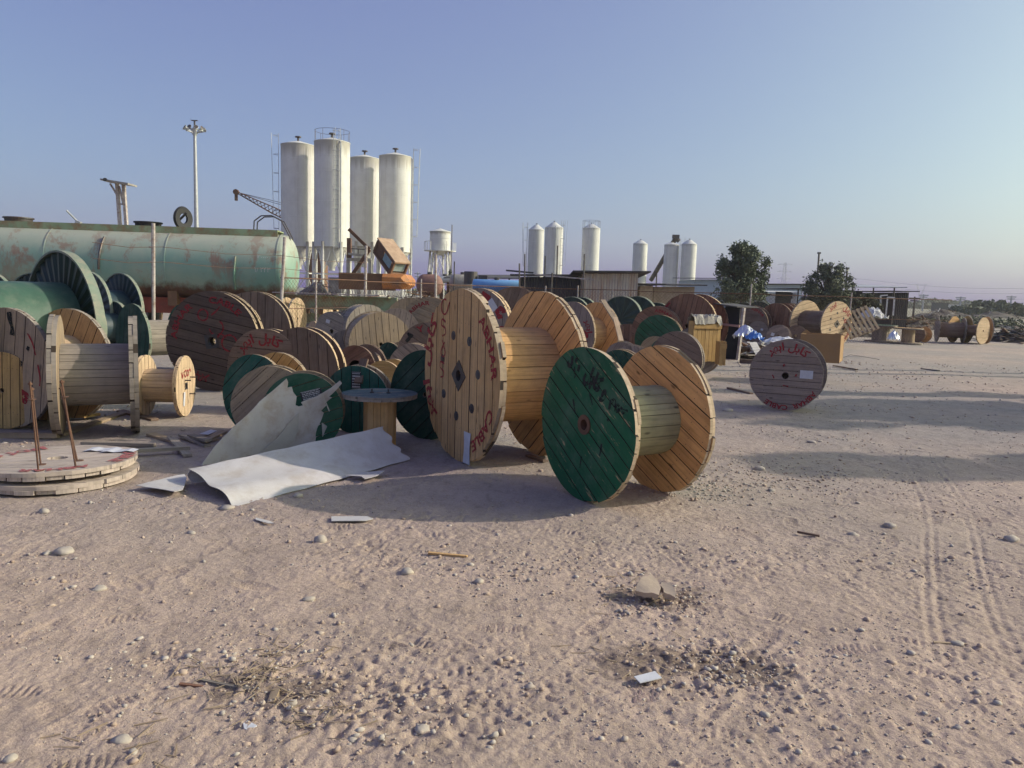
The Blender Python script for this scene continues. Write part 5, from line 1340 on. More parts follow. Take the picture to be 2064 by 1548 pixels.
# ------------------------------------------------------------------ high mast lamp and pole platform
def mast():
    Y = 118.0; b = at(396, 465, Y); tp = at(392.5, 243, Y); tp.x = b.x; root = empty('high_mast_lamp', (b.x, Y, 0)); tag(root, 'tall grey floodlight mast with a ring of lamps, above the mint tank', 'floodlight mast')
    zt = tp.z
    mb = MB(); mb.tube((0, 0, 0), (0, 0, zt - .8), .42, .20, n=14); mb.build('mast', GALV, root)
    zr = zt - 1.4
    mb = MB(); mb.lathe([(1.15, zr - .12), (1.25, zr - .12), (1.25, zr + .05), (1.15, zr + .05)], 28, close=True)
    for i in range(6): t = i * math.pi / 3; mb.bar((.2 * math.cos(t), .2 * math.sin(t), zr - .5), (1.2 * math.cos(t), 1.2 * math.sin(t), zr), .08)
    mb.tube((0, 0, zr - .7), (0, 0, zr + .3), .34, n=12); mb.build('lamp_ring', GALV, root)
    for i in range(10):
        t = 2 * math.pi * i / 10 + .2; e = Vector((math.cos(t), math.sin(t), 0)); mb = MB()
        c = e * 1.42 + Vector((0, 0, zr + .22)); q = (e * 1 + Vector((0, 0, .55))).to_track_quat('Z', 'Y').to_matrix()
        mb.lathe([(.001, -.26), (.12, -.22), (.33, .10), (.30, .12)], 14, c=c, M=q); mb.lathe([(.30, .10), (.001, .11)], 14, c=c, M=q, mat=1)
        mb.build('floodlight', [GALV, STEEL], root)
    mb = MB(); mb.tube((0, 0, zr + .2), (0, 0, zt), .14); mb.box((0, 0, zt), (.9, .25, .12)); mb.tube((-.55, 0, zt), (-.55, 0, zt + .3), .02); mb.build('head_pulley', STEEL, root)
mast()
def hpole():
    Y = 46.0; b1, b2 = at(243, 470, Y), at(256, 470, Y); t1, t2 = at(236, 368, Y), at(249, 370, Y)
    root = empty('pole_platform', ((b1.x + b2.x) / 2, Y, 0)); tag(root, 'twin white poles carrying a small tilted platform, behind the mint tank', 'pole platform')
    o = root.location
    for k, (b, tp) in enumerate(((b1, t1), (b2, t2))):
        d = (tp - b); base = b - d * ((b.z) / d.z)
        mb = MB(); mb.bar(base - o, tp - o, .20, .16); mb.build('pole', POSTM, root)
    P1, P2 = at(212, 364, Y - .5), at(267, 373, Y - .5)
    mb = MB(); mb.bar(P1 - o, P2 - o, 1.1, .10); mb.build('platform', plain('grey_platform', (.30,.28,.26)), root)
    mb = MB(); mb.tube(at(211, 362, Y - 1.2) - o, at(213, 362, Y + .4) - o, .10); mb.build('insulator', RUBBER, root)
    mb = MB(); mb.bar(at(222, 370, Y) - o, at(236, 393, Y) - o, .09); mb.bar(at(240, 375, Y) - o, at(249, 412, Y) - o, .09); mb.bar(at(239, 411, Y) - o, at(252, 412, Y) - o, .09); mb.build('brace', POSTM, root)
hpole()

# ------------------------------------------------------------------ orange excavator / crane behind
def excavator():
    Y = 33.0; c = at(770, 585, Y); root = empty('excavator', (c.x, Y, 0)); tag(root, 'wrecked orange excavator with tipped tan-roofed cab, below the tall silos', 'excavator'); o = root.location
    P = lambda x, y, d=0: at(x, y, Y + d) - o
    mb = MB()
    a0, a1 = P(690, 556), P(832, 577)
    zc, hh = (P(760, 552).z + P(760, 585).z) / 2, abs(P(760, 552).z - P(760, 585).z)
    mb.box(((P(690, 570).x + P(790, 570).x) / 2, .2, zc), (abs(P(790, 570).x - P(690, 570).x), 1.8, hh), None, 0)
    mb.build('engine_housing', RUSTO, root)
    # counterweight: bevelled block
    x0, x1 = P(778, 570).x, P(830, 570).x; zt, zb = P(800, 553).z, P(800, 583).z; V = []
    prof = [(x0, zb), (x1 - .25, zb), (x1, zb + .18), (x1, zt - .22), (x1 - .18, zt), (x0, zt)]
    for y in (-1.0, -.8, 1.2, 1.4):
        k = .15 if y in (-1.0, 1.4) else 0
        for (x, z) in prof: V.append((x - (k if x > x0 + .1 else 0), y, z + (k if z < zc else -k)))
    F = []
    for s_ in range(3):
        for i in range(6): j = (i + 1) % 6; F.append((s_ * 6 + i, s_ * 6 + j, (s_ + 1) * 6 + j, (s_ + 1) * 6 + i))
    F += [tuple(range(5, -1, -1)), tuple(range(18, 24))]
    mb = MB(); mb.add(V, F); mb.build('counterweight', ORANGE, root)
    # tipped cab: a sheared box seen from its lower front corner
    O, A_, C_, F_ = P(795, 529), P(763, 485, .9), P(823, 531, .7), P(786, 552, .1)
    eu, ev, ew = A_ - O, C_ - O, F_ - O
    pt = lambda u, v, w_: O + eu * u + ev * v + ew * w_
    mb = MB(); K8 = [(0,0,0),(1,0,0),(1,1,0),(0,1,0),(0,0,1),(1,0,1),(1,1,1),(0,1,1)]
    for i, j in ((0,1),(1,2),(2,3),(3,0),(4,5),(5,6),(6,7),(7,4),(0,4),(1,5),(2,6),(3,7)): mb.bar(pt(*K8[i]), pt(*K8[j]), .10)
    mb.build('cab_frame', RUSTO, root)
    def slab_(name, mt, corners, w0, w1):
        mb = MB(); V = [pt(u, v, w0) for u, v in corners] + [pt(u, v, w1) for u, v in corners]
        mb.add(V, [(0,3,2,1),(4,5,6,7),(0,1,5,4),(1,2,6,5),(2,3,7,6),(3,0,4,7)]); return mb.build(name, mt, root)
    slab_('cab_roof', CABTAN, ((-.06,-.06),(1.06,-.06),(1.06,1.06),(-.06,1.06)), -.16, -.04)
    slab_('cab_floor', RUSTO, ((0,0),(1,0),(1,1),(0,1)), .96, 1.0)
    def quad_(name, mt, P4): mb = MB(); mb.add(P4, [(0, 1, 2, 3)]); return mb.build(name, mt, root)
    quad_('window', GLASS, [pt(.12, .02, .12), pt(.55, .02, .12), pt(.55, .02, .80), pt(.12, .02, .80)])
    quad_('window', GLASS, [pt(.02, .10, .12), pt(.02, .90, .12), pt(.02, .90, .78), pt(.02, .10, .78)])
    quad_('door_panel', RUSTO, [pt(.58, .01, .05), pt(.98, .01, .05), pt(.98, .01, .95), pt(.58, .01, .95)])
    quad_('back_panel', RUSTO, [pt(.98, .05, .05), pt(.98, .95, .05), pt(.98, .95, .95), pt(.98, .05, .95)])
    mb = MB(); mb.bar(P(703, 462), P(745, 503), .13); mb.bar(P(745, 503), P(706, 560), .14); mb.build('boom_arm', RUST, root)
    for y in (-1.0, 1.1):
        mb = MB(); mb.box((P(760, 600).x, y, .35), (3.6, .45, .6)); mb.build('crawler_track', RUST, root)
excavator()
def crane():
    Y = 84.0; root = empty('lattice_crane', (at(560, 440, Y).x, Y, 0)); tag(root, 'lattice crane boom poking out left of the tall silos', 'crane'); o = root.location
    tip, base = at(476, 387, Y) - o, at(640, 468, Y) - o; mb = MB(); n = 22; prev = None
    d = (base - tip).normalized(); up = Vector((d.z, 0, -d.x)); 
    if up.z < 0: up = -up
    for i in range(n + 1):
        f = i / n; h = .12 + .55 * min(1, f * 2.2); c = tip.lerp(base, f)
        q = [c + up * h / 2 + Vector((0, s_ * h / 2, 0)) for s_ in (-1, 1)] + [c - up * h / 2 + Vector((0, s_ * h / 2, 0)) for s_ in (1, -1)]
        if prev:
            for k in range(4): mb.tube(prev[k], q[k], .05, n=4); mb.tube(prev[k], q[(k + 1) % 4], .03, n=4)
        prev = q
    mb.build('boom_lattice', RUST, root)
    mb = MB(); mb.tube(tip, base + Vector((0, 0, 2.2)), .025, n=4); mb.tube(tip + Vector((0, .2, 0)), base + Vector((0, .2, 1.8)), .025, n=4); mb.build('pendant_cable', STEEL, root)
    mb = MB(); mb.tube(tip, tip + Vector((0, 0, -.9)), .18); mb.tube(tip + Vector((0, -.2, 0)), tip + Vector((0, .2, 0)), .3); mb.build('hook_block', RUST, root)
    mb = MB(); mb.box((base.x, 0, base.z / 2), (1.8, 1.8, base.z)); mb.build('crane_body', RUSTO, root)
crane()
# beams and platform junk under the silos
def silo_plant():
    Y = 60; root = empty('batching_plant', (at(770, 560, Y).x, Y, 0)); tag(root, 'grey steel gantry with catwalk between the tall silos and the excavator', 'gantry'); o = root.location
    P = lambda x, y, d=0: at(x, y, Y + d) - o
    mb = MB(); mb.bar(P(705, 512), P(740, 516), 1.2, .15); mb.bar(P(700, 523), P(748, 524), .3, .25); mb.build('catwalk', STAIN, root)
    mb = MB()
    for x in (706, 722, 738): mb.tube(P(x, 513), P(x, 501), .04, n=5)
    mb.tube(P(706, 501), P(738, 503), .04, n=5); mb.build('handrail', STEEL, root)
    for x in (702, 724, 746):
        q = P(x, 524); mb = MB(); mb.bar((q.x, q.y, 0), q, .25); mb.build('column', STAIN, root)
    mb = MB(); mb.bar(P(704, 480), P(704, 520), .4, .3); mb.build('chute', RUST, root)
    for x0 in (672,):
        mb = MB(); mb.box(P(x0 + 6, 562) + Vector((0, 0, -.5)), (1.0, 1.0, 1.2)); mb.build('machine_block', RUBB, root)
silo_plant()

# ------------------------------------------------------------------ tanks and sheds behind the fence
def htank(label, x0, x1, yt, yb, Y, mat, ends=.3, name='storage_tank', yaw=0, stand=True):
    a, b = at(x0, (yt + yb) / 2, Y), at(x1, (yt + yb) / 2, Y); rr = (yb - yt) / 2 / FPX * Y; L = (b - a).length; zc = (a.z + b.z) / 2
    root = empty(name, ((a.x + b.x) / 2, Y, 0), yaw); tag(root, label, 'tank', 'tanks behind the mesh fence')
    M_ = Matrix(((0,0,1),(1,0,0),(0,1,0))); h = L / 2 - rr * ends; pr = [(max(.001, rr * math.cos(R(a_))), -h - rr * ends * math.sin(R(a_))) for a_ in range(90, -1, -15)] + [(rr, 0)] + [(max(.001, rr * math.cos(R(a_))), h + rr * ends * math.sin(R(a_))) for a_ in range(0, 91, 15)]
    mb = MB(); mb.lathe(pr, 28, c=(0, 0, zc), M=M_); autosmooth(mb.build('tank_shell', mat, root), 40)
    mb = MB(); mb.tube((0, 0, zc + rr - .02), (0, 0, zc + rr + .12), .14); mb.build('cap', STEEL, root)
    for x in (-h * .7, h * .7):
        mb = MB(); mb.box((x, 0, (zc - rr * .6) / 2), (.2, rr * 1.5, zc - rr * .6)); mb.build('cradle', RUST, root)
htank('fat maroon horizontal tank below the raised off-white tank', 839, 893, 553, 596, 45, TANKR, .75)
htank('light blue horizontal tank left of the dark roofed shed', 952, 1050, 564, 590, 42, BLUET, .2)
htank('small white horizontal tank end beside the maroon tank', 884, 910, 556, 571, 52, SILO, .4)
htank('grey-white conical drum right of the maroon tank', 905, 960, 553, 592, 46, STAIN, .6)
def shed(label, xl, xr, yroof, Y, wallmat=TIN, roofmat=ROOFD, depth=5.0, slope=0.0, name='shed', overh=.5, corr=True, hpx=None, wall=True, z_r=None, posts=True):
    a, b = at(xl, yroof, Y), at(xr, yroof, Y); H0 = a.z; H1 = b.z; L = b.x - a.x
    root = empty(name, (a.x, Y, 0)); tag(root, label, 'shed', 'sheds behind the mesh fence')
    if wall:
        mb = MB()
        if corr:
            n = int(L / .12); V = []
            for i in range(2 * n + 1):
                x = L * i / (2 * n); d = .02 * (1 if i % 2 else -1); h = H0 + (H1 - H0) * x / L - .05; V += [(x, d, 0), (x, d, h)]
            mb.add(V, [(2 * i, 2 * i + 2, 2 * i + 3, 2 * i + 1) for i in range(2 * n)])
        else:
            mb.add([(0, 0, 0), (L, 0, 0), (L, 0, H1 - .05), (0, 0, H0 - .05), (0, .2, 0), (L, .2, 0), (L, .2, H1 - .05), (0, .2, H0 - .05)], [(0,1,2,3),(4,7,6,5),(3,2,6,7),(0,3,7,4),(1,5,6,2)])
        mb.build('front_wall', wallmat, root)
        for x, h in ((0, H0), (L, H1)):
            mb = MB(); mb.box((x, depth / 2 + .1, h / 2 - .03), (.06, depth, h - .06)); mb.build('side_wall', wallmat, root)
    elif posts:
        for x in (0.1, L * .5, L - .1):
            h = H0 + (H1 - H0) * x / L; mb = MB(); mb.tube((x, 0, 0), (x, 0, h), .05); mb.build('post', STEEL, root)
        mb = MB(); mb.box((L / 2, depth, (H0 + H1) / 4), (L, .1, (H0 + H1) / 2 - .3)); mb.build('back_wall', TIND, root)
    mb = MB(); e = overh
    V = [(-e, -e, H0), (L + e, -e, H1), (L + e, depth + e, H1 + slope), (-e, depth + e, H0 + slope)]; V += [(x, y, z + .06) for x, y, z in V]
    mb.add(V, [(0,3,2,1),(4,5,6,7),(0,1,5,4),(1,2,6,5),(2,3,7,6),(3,0,4,7)]); mb.build('roof', roofmat, root)
    return root
shed('open dark-roofed lean-to with black tin walls left of the corrugated shed', 1050, 1178, 556, 36, TIND, ROOFD, 5, .1)
shed('corrugated tin shed with warped dark roof behind the open steel reels', 1176, 1286, 549, 35, TIN, ROOFD, 5, -.3)
shed('long low sheet roof on posts in front of the blue tank', 912, 1030, 562, 47, TIN, ROOFD, 4, .3, wall=False)
r_ = shed('low tan block hut right of the corrugated shed', 1290, 1316, 574, 36, MUDW, ROOFD, 3, 0, corr=False)
shed('low hut with dark opening below the far conveyor silo', 1318, 1400, 576, 38, MUDW, ROOFD, 3, .1, corr=False)
shed('dark-roofed barn beginning behind the bushy tree at its left', 1402, 1470, 562, 62, WALLB, ROOFD, 6, .15, corr=False)
shed('pale blue-grey walled hall right of the bushy tree', 1540, 1618, 573, 80, WALLB, ROOFD, 8, -.4, corr=False)
shed('whitewashed low house with small window right of the bushy tree', 1548, 1606, 590, 58, WALLW, WALLW, 4, .1, corr=False)
shed('sheet-roofed shelter left of the olive tree', 1606, 1640, 583, 50, TIN, ROOFD, 4, 0, wall=False)
shed('open-sided shed with pale metal roof right of the olive tree', 1716, 1806, 580, 52, TIND, GALV, 5, .2, wall=False)
shed('dark grey tin building with flat roof at the right end of the sheds', 1806, 1832, 588, 54, TIND, ROOFD, 6, 0)
mb = MB(); h0 = at(1585, 595, 57.8); mb.box((0, 0, 0), (.9, .05, .5)); mb.build('small_window', TIND, [o for o in bpy.data.objects if o.get('label', '').startswith('whitewashed')][0]); bpy.data.objects['small_window'].location = h0 - [o for o in bpy.data.objects if o.get('label', '').startswith('whitewashed')][0].location
# white gate frame
Y = 40; a = at(1785, 625, Y); root = empty('gate_frame', (a.x, Y, 0)); tag(root, 'white metal gate frame standing open near the grey tin building', 'gate')
for (x0, y0, x1, y1) in ((1785, 640, 1789, 599), (1800, 636, 1803, 600), (1789, 599, 1803, 600), (1775, 596, 1789, 595), (1775, 632, 1775, 596)):
    p, q = at(x0, y0, Y) - root.location, at(x1, y1, Y) - root.location; mb = MB(); mb.bar(p, q, .06); mb.build('gate_bar', WALLW, root)
# loose scaffold poles standing through the lean-to roof and roof sheets
for i, (x0, y0, x1, y1, Y) in enumerate(((1058, 600, 1058, 490 + 22, 33), (1050, 590, 1047, 531, 30), (1123, 560, 1124, 495, 36), (1099, 560, 1099, 516, 36), (1176, 612, 1178, 512, 34), (1110, 594, 1113, 550, 32), (915, 572, 916, 527, 40))):
    b, tp = at(x0, y0, Y), at(x1, y1, Y); mb = MB(); mb.tube((0, 0, 0), (tp.x - b.x, 0, tp.z), .035, n=6)
    tag(mb.build('scaffold_pole', STEEL, None, loc=(b.x, Y, 0)), ['thick dark pole left of the lean-to', 'pale pole in front of the blue tank end', 'dark pole before the second small far silo', 'dark pole between the two leftmost small far silos', 'dark pole in front of the lone far silo', 'leaning thin pole in front of the black tin wall', 'thin pole right of the raised off-white tank'][i], 'pole', 'poles around the sheds')
a, b = at(1078, 553, 33.5), at(1198, 564, 33.0); c = (a + b) / 2
mb = MB(); mb.bar(a - c, b - c, .12, .06); tag(mb.build('roof_batten', POSTM, None, loc=c), 'long pale beam laid across the front of the dark lean-to roof', 'beam')
a, b = at(1020, 545, 38), at(1075, 550, 38); c = (a + b) / 2
mb = MB(); mb.bar(a - c, b - c, .8, .06); tag(mb.build('roof_sheet', ROOFD, None, loc=c), 'dark sheet cantilevered left from the lean-to roof', 'roof sheet')
# small generator / barrels by the low roof
c = at(949, 551, 44); mb = MB(); mb.lathe([(.001, .0), (.38, 0), (.38, .7), (.001, .7)], 18); mb.box((.7, 0, .25), (.5, .5, .5))
tag(mb.build('steel_barrel', STEEL, None, loc=(c.x, 44, c.z - .6)), 'dark barrel sitting on the low sheet roof by the blue tank', 'barrel')

# ------------------------------------------------------------------ mesh fence with posts
FPTS = [(-9.3, 17.2), (-8.3, 18.4), (-6.4, 21.3), (-4.75, 25.0), (-2.9, 28.5), (0.35, 31.5), (5.0, 31.5), (10.2, 31.0), (13.5, 31.5), (18.5, 33)]
def fence():
    root = empty('mesh_fence', (0, 28, 0)); tag(root, 'wire mesh fence with strung wires running behind the reels', 'fence'); o = Vector((0, 28, 0))
    pv = [Vector((x, y, 0)) for x, y in FPTS]
    for hgt in (1.0, 1.85):
        mb = MB()
        for a, b in zip(pv[2:-1], pv[3:]): mb.tube(a + Vector((0, 0, hgt)) - o, b + Vector((0, 0, hgt + .03)) - o, .018 if hgt > 1.5 else .010, n=5)
        mb.build('rail_wire', RUST, root)
    mb = MB()
    for a, b in zip(pv[:3], pv[1:4]):
        for hgt in (2.1, 2.45):
            m_ = (a + b) / 2 + Vector((0, 0, hgt - .06)); mb.tube(a + Vector((0, 0, hgt)) - o, m_ - o, .006, n=4); mb.tube(m_ - o, b + Vector((0, 0, hgt)) - o, .006, n=4)
    mb.build('barbed_wire', RUST, root)
    mb = MB()
    for a, b in zip(pv[2:-1], pv[3:]):
        L = (b - a).length; n = int(L / .14); e = (b - a) / L; H_ = 1.85
        for i in range(-int(H_ / .14), n + 1):
            for s_ in (1, -1):
                u0 = i * .14; p = [(u0, 0), (u0 + H_, H_)] if s_ == 1 else [(u0 + H_, 0), (u0, H_)]
                (ua, za), (ub, zb_) = p
                def clip(ua, za, ub, zb_):
                    d = ub - ua; t0, t1 = 0, 1
                    ta, tb = (0 - ua) / d, (L - ua) / d
                    if ta > tb: ta, tb = tb, ta
                    t0, t1 = max(0, ta), min(1, tb); return t0, t1
                t0, t1 = clip(ua, za, ub, zb_)
                if t1 <= t0: continue
                A_ = a + e * (ua + (ub - ua) * t0) + Vector((0, 0, za + (zb_ - za) * t0)); B_ = a + e * (ua + (ub - ua) * t1) + Vector((0, 0, za + (zb_ - za) * t1))
                mb.tube(A_ - o, B_ - o, .0028, n=3, caps=False)
    mb.build('wire_mesh', RUST, root)
fence()
for i, (px, Y, yt, dxp) in enumerate(((307, 18.4, 450, 2), (562, 21.3, 478, 12), (735, 25.0, 495, 3), (880, 28.5, 513, -2), (1035, 31.5, 583, 0), (1100, 31.5, 576, 0), (1165, 31.5, 575, 0), (1235, 31.5, 583, 0), (637, 24.0, 553, 0), (849, 28, 562, 0), (1512, 31, 572, 3), (1715, 34, 590, 2))):
    b = at(px, 600, Y); tp = at(px + dxp, yt, Y); mb = MB(); mb.tube((0, 0, 0), (tp.x - b.x, 0, tp.z), .045 if i < 4 else .03, n=8)
    if i in (0, 2): mb.tube((0, 0, 2.42), (0, 0, 2.46), .052); mb.tube((0, 0, 2.08), (0, 0, 2.12), .052)
    tag(mb.build('fence_post', POSTM, None, loc=(b.x, Y, 0)),
        ['tall whitish fence post in front of the mint tank', 'leaning whitish fence post at the right end of the mint tank', 'whitish fence post left of the excavator cab', 'whitish post below the raised off-white tank',
         'short fence post just right of the blue tank', 'short fence post before the black tin wall, left one', 'short fence post before the black tin wall, right one', 'short fence post before the corrugated shed',
         'thin short post on the rubble behind the pale green frame', 'thin post before the maroon tank', 'thin pale post in front of the bushy tree', 'thin pale post right of the olive tree'][i], 'fence post', 'fence posts')
for i, (x0, y0, x1, y1, Y, r_) in enumerate(((1648, 560, 1651, 510, 60, .07), (1705, 580, 1708, 541, 50, .06))):
    b, tp = at(x0, y0, Y), at(x1, y1, Y); mb = MB(); mb.tube((0, 0, 0), (tp.x - b.x, 0, tp.z), r_, n=6); mb.box((tp.x - b.x, 0, tp.z), (r_ * 3, r_ * 3, .12))
    tag(mb.build('thin_mast', STEEL, None, loc=(b.x, Y, 0)), ['thin dark mast rising left of the olive tree', 'thin dark mast at the right of the olive tree'][i], 'mast', 'thin masts')

# ------------------------------------------------------------------ trees
def tree(label, px, pyc, Y, wpx, ybot, ytop, mat, n=9000, leaf=.10, seed=1, blobs=26, name='bushy_tree', upright=.0, dens=1.0, cat='tree', pos=None, size=None, group='trees'):
    rr = random.Random(seed)
    if pos is None:
        c = at(px, pyc, Y); Wd = wpx / FPX * Y; zt = at(px, ytop, Y).z; zb = max(.3, at(px, ybot, Y).z); x0, y0 = c.x, Y
    else: x0, y0 = pos; Wd, zb, zt = size
    root = empty(name, (x0, y0, 0)); tag(root, label, cat, group)
    H = zt - zb; mb = MB()
    trunk_top = Vector((rr.uniform(-.2, .2), 0, zb + H * .45)); mb.tube((0, 0, 0), trunk_top, .06 * H ** .5 * 1.2, .035 * H ** .5, n=8)
    B = []
    for i in range(blobs):
        u = rr.random(); z = zb + H * (.04 + .92 * u); k = math.sin((.22 + u * .74) * math.pi) ** .6
        t = rr.uniform(0, 2 * math.pi); r_ = Wd / 2 * k * rr.uniform(.25, .86)
        c = Vector((r_ * math.cos(t), r_ * math.sin(t), z)); s = Wd * rr.uniform(.055, .125) * (1 - .35 * u)
        B.append((c, s)); mid = trunk_top.lerp(c, .5) + Vector((0, 0, -.1 * H * rr.random()))
        mb.tube(trunk_top * rr.uniform(.6, 1), mid, .03 * H ** .5, .02 * H ** .5, n=5); mb.tube(mid, c, .018 * H ** .5, .006, n=4)
    mb.build('trunk', BARK, root)
    mb = MB(); per = n // blobs
    for (c, s) in B:
        tb = rr.uniform(.0, .55)
        for i in range(per):
            d = Vector((rr.gauss(0, 1), rr.gauss(0, 1), rr.gauss(0, 1))).normalized() * s * rr.random() ** .45 * rr.choice((1, 1, 1.3, 1.8))
            p = c + d; a = Vector((rr.gauss(0, 1), rr.gauss(0, 1), rr.gauss(0, .7) + upright)).normalized(); b = a.cross(Vector((rr.gauss(0, 1), rr.gauss(0, 1), rr.gauss(0, 1)))).normalized()
            l = leaf * rr.uniform(.6, 1.3); w_ = l * .42
            mb.add([p - a * l, p - b * w_, p + a * l, p + b * w_], [(0, 1, 2, 3)], 0, min(1, max(0, tb + rr.uniform(0, .45))))
    mb.build('crown', mat, root)
tree('dense dark green bushy tree rising behind the right reels', 1497, 560, 44, 124, 612, 490, LEAF, 13000, .095, 5, 120, upright=.8)
tree('olive-green feathery tree with broad crown right of the whitewashed house', 1670, 575, 48, 112, 625, 532, LEAF2, 13000, .085, 9, 110, name='feathery_tree')
tree('low scrubby bush right of the olive tree, before the open-sided shed', 1742, 605, 40, 80, 630, 596, BUSHM, 6000, .07, 11, 20, name='scrub_bush', cat='bush')
tree('small bare-looking bush behind the low sheet roof', 910, 555, 56, 30, 575, 543, BUSHM, 900, .08, 12, 10, name='scrub_bush', cat='bush')
# trees and poles added outside the frame to cast long shadows on the ground
def offtree(x, y, Wd, zb, zt, seed, lab): tree(lab, 0, 0, 0, 0, 0, 0, LEAF2, 20000, .20, seed, 70, name='shadow_caster_tree', pos=(x, y), size=(Wd, zb, zt), group='trees outside the view that shade the ground')
offtree(17.0, 12.7, 3.8, .9, 8.4, 31, 'added tree standing out of view to the right, shading the ground behind the green-faced reel')
offtree(16.5, 9.0, 1.9, .8, 7.4, 32, 'lower added tree out of view to the right, nearer the camera')
offtree(18.0, 15.2, 1.0, 1.2, 8.0, 33, 'slim added tree out of view to the right, by the far shadow band')
for i, (x, y, h, r_) in enumerate(((20.5, 19.3, 9.0, .18), (21.0, 20.3, 9.0, .14))):  # unseen poles added for the thin shadow lines
    mb = MB(); mb.tube((0, 0, 0), (0, 0, h), r_, r_ * .7, n=10); mb.box((0, 0, h - .6), (.1, 1.6, .1)); tag(mb.build('shadow_caster_pole', POSTM, None, loc=(x, y, 0)), ['added pole out of view to the right, nearer one', 'added pole out of view to the right, further one'][i], 'pole', 'poles outside the view')

# ------------------------------------------------------------------ distance: pylons, poles, fields, far trees
def pylon(label, px, ytop, Y, wpx, style=0):
    tp = at(px, ytop, Y); root = empty('transmission_tower', (tp.x, Y, 0)); tag(root, label, 'pylon', 'far transmission towers'); H = tp.z; w_ = wpx / FPX * Y
    mb = MB(); t_ = .0005 * Y * .28
    if style == 0:
        lv = [(0, w_ * .5), (H * .45, w_ * .22), (H * .8, w_ * .13), (H, w_ * .10)]
        for (z0, a), (z1, b) in zip(lv[:-1], lv[1:]):
            k = 4
            for q in range(k):
                f0, f1 = q / k, (q + 1) / k; A, B = a + (b - a) * f0, a + (b - a) * f1; Z0, Z1 = z0 + (z1 - z0) * f0, z0 + (z1 - z0) * f1
                for sy in (-1, 1):
                    mb.tube((-A, sy * A, Z0), (-B, sy * B, Z1), t_, n=3); mb.tube((A, sy * A, Z0), (B, sy * B, Z1), t_, n=3)
                    mb.tube((-A, sy * A, Z0), (B, sy * B, Z1), t_ * .6, n=3); mb.tube((A, sy * A, Z0), (-B, sy * B, Z1), t_ * .6, n=3)
        for z in (H * .62, H * .79, H * .96):
            mb.tube((-w_ * .75, 0, z), (w_ * .75, 0, z), t_, n=3); mb.tube((-w_ * .75, 0, z), (0, 0, z + H * .05), t_ * .7, n=3); mb.tube((w_ * .75, 0, z), (0, 0, z + H * .05), t_ * .7, n=3)
    else:
        for s_ in (-1, 1):
            mb.tube((s_ * w_ * .35, 0, 0), (0, 0, H * .45), t_, n=3); mb.tube((0, 0, H * .45), (s_ * w_ * .45, 0, H), t_, n=3); mb.tube((s_ * w_ * .1, 0, H * .45), (s_ * w_ * .6, 0, H), t_, n=3)
            for k in range(4): mb.tube((s_ * w_ * .35 * (1 - k / 4), 0, H * .45 * k / 4), (-s_ * w_ * .35 * (1 - (k + 1) / 4), 0, H * .45 * (k + 1) / 4), t_ * .6, n=3)
            for k in range(4): mb.tube((s_ * w_ * .45 * k / 4, 0, H * .45 + H * .55 * k / 4), (s_ * w_ * (.1 + .5 * (k + 1) / 4), 0, H * .45 + H * .55 * (k + 1) / 4), t_ * .6, n=3)
        mb.tube((-w_ * .8, 0, H), (w_ * .8, 0, H), t_, n=3)
    mb.build('lattice', PYL, root)
    return root
pylon('tall red-grey transmission tower between the two trees', 1583, 530, 420, 20, 0)
pylon('faint transmission tower with V-shaped head above the far field', 1857, 573, 700, 16, 1)
for i, (px, yt, Y, r_) in enumerate(((1844, 598, 90, .14), (1862, 593, 260, .35), (1937, 598, 220, .32), (2039, 596, 240, .32), (842, 548, 200, .2))):
    tp = at(px, yt, Y); mb = MB(); mb.tube((0, 0, 0), (0, 0, tp.z), r_, r_ * .7, n=6); mb.box((0, 0, tp.z * .93), (r_ * 9, r_, r_)); mb.box((0, 0, tp.z * .82), (r_ * 7, r_, r_))
    tag(mb.build('power_pole', STEEL if i == 0 else PYL, None, loc=(tp.x, Y, 0)), ['short dark power pole at the edge of the field', 'faint power pole right of the V-headed tower', 'faint power pole above the middle of the far field', 'faint power pole near the right edge above the far trees', 'far power pole left of the raised off-white tank'][i], 'power pole', 'far power poles')
mb = MB()
for k, (ya, yb) in enumerate(((560, 580), (571, 590), (590, 600), (597, 606))):
    pa_, pb_ = at(1715, ya, 300), at(2130, yb, 300)
    for i in range(12):
        f0, f1 = i / 12, (i + 1) / 12; sg = lambda f: -6 * math.sin(f * math.pi) * .3
        mb.tube(pa_.lerp(pb_, f0) + Vector((0, 0, sg(f0))), pa_.lerp(pb_, f1) + Vector((0, 0, sg(f1))), .045, n=3, caps=False)
tag(mb.build('power_lines', PYL), 'thin sagging power lines strung over the far field at right', 'power lines')
def mass(name, label, px0, px1, Y, z, seed, n, leaf, mat, ybase=None, dy=12, prof=None):
    rr = random.Random(seed); a, b = at(px0, 610, Y), at(px1, 610, Y); mb = MB()
    for i in range(n):
        f = rr.random(); h = z * (.35 + .65 * abs(mnoise.noise(Vector((f * 9 + seed, 0, 0)))) * 1.6) * (prof(f) if prof else 1)
        p = Vector((a.x + (b.x - a.x) * f, Y + rr.uniform(0, dy), rr.random() ** .8 * h)); u = Vector((rr.gauss(0, 1), rr.gauss(0, 1), rr.gauss(0, 1))).normalized(); v = u.cross(Vector((rr.gauss(0, 1), 1, rr.gauss(0, 1)))).normalized(); l = leaf * rr.uniform(.5, 1.3)
        mb.add([p - u * l, p - v * l * .6, p + u * l, p + v * l * .6], [(0, 1, 2, 3)], 0, rr.random() * .8)
    o = mb.build(name, mat, None); tag(o, label, 'vegetation', kind='stuff')
mass('far_bushes', 'hazy bank of bushes on the horizon at the far right', 1975, 2180, 150, 3.6, 1, 9000, .55, LEAF2, prof=lambda f: min(1, f * 2.5 + .35))
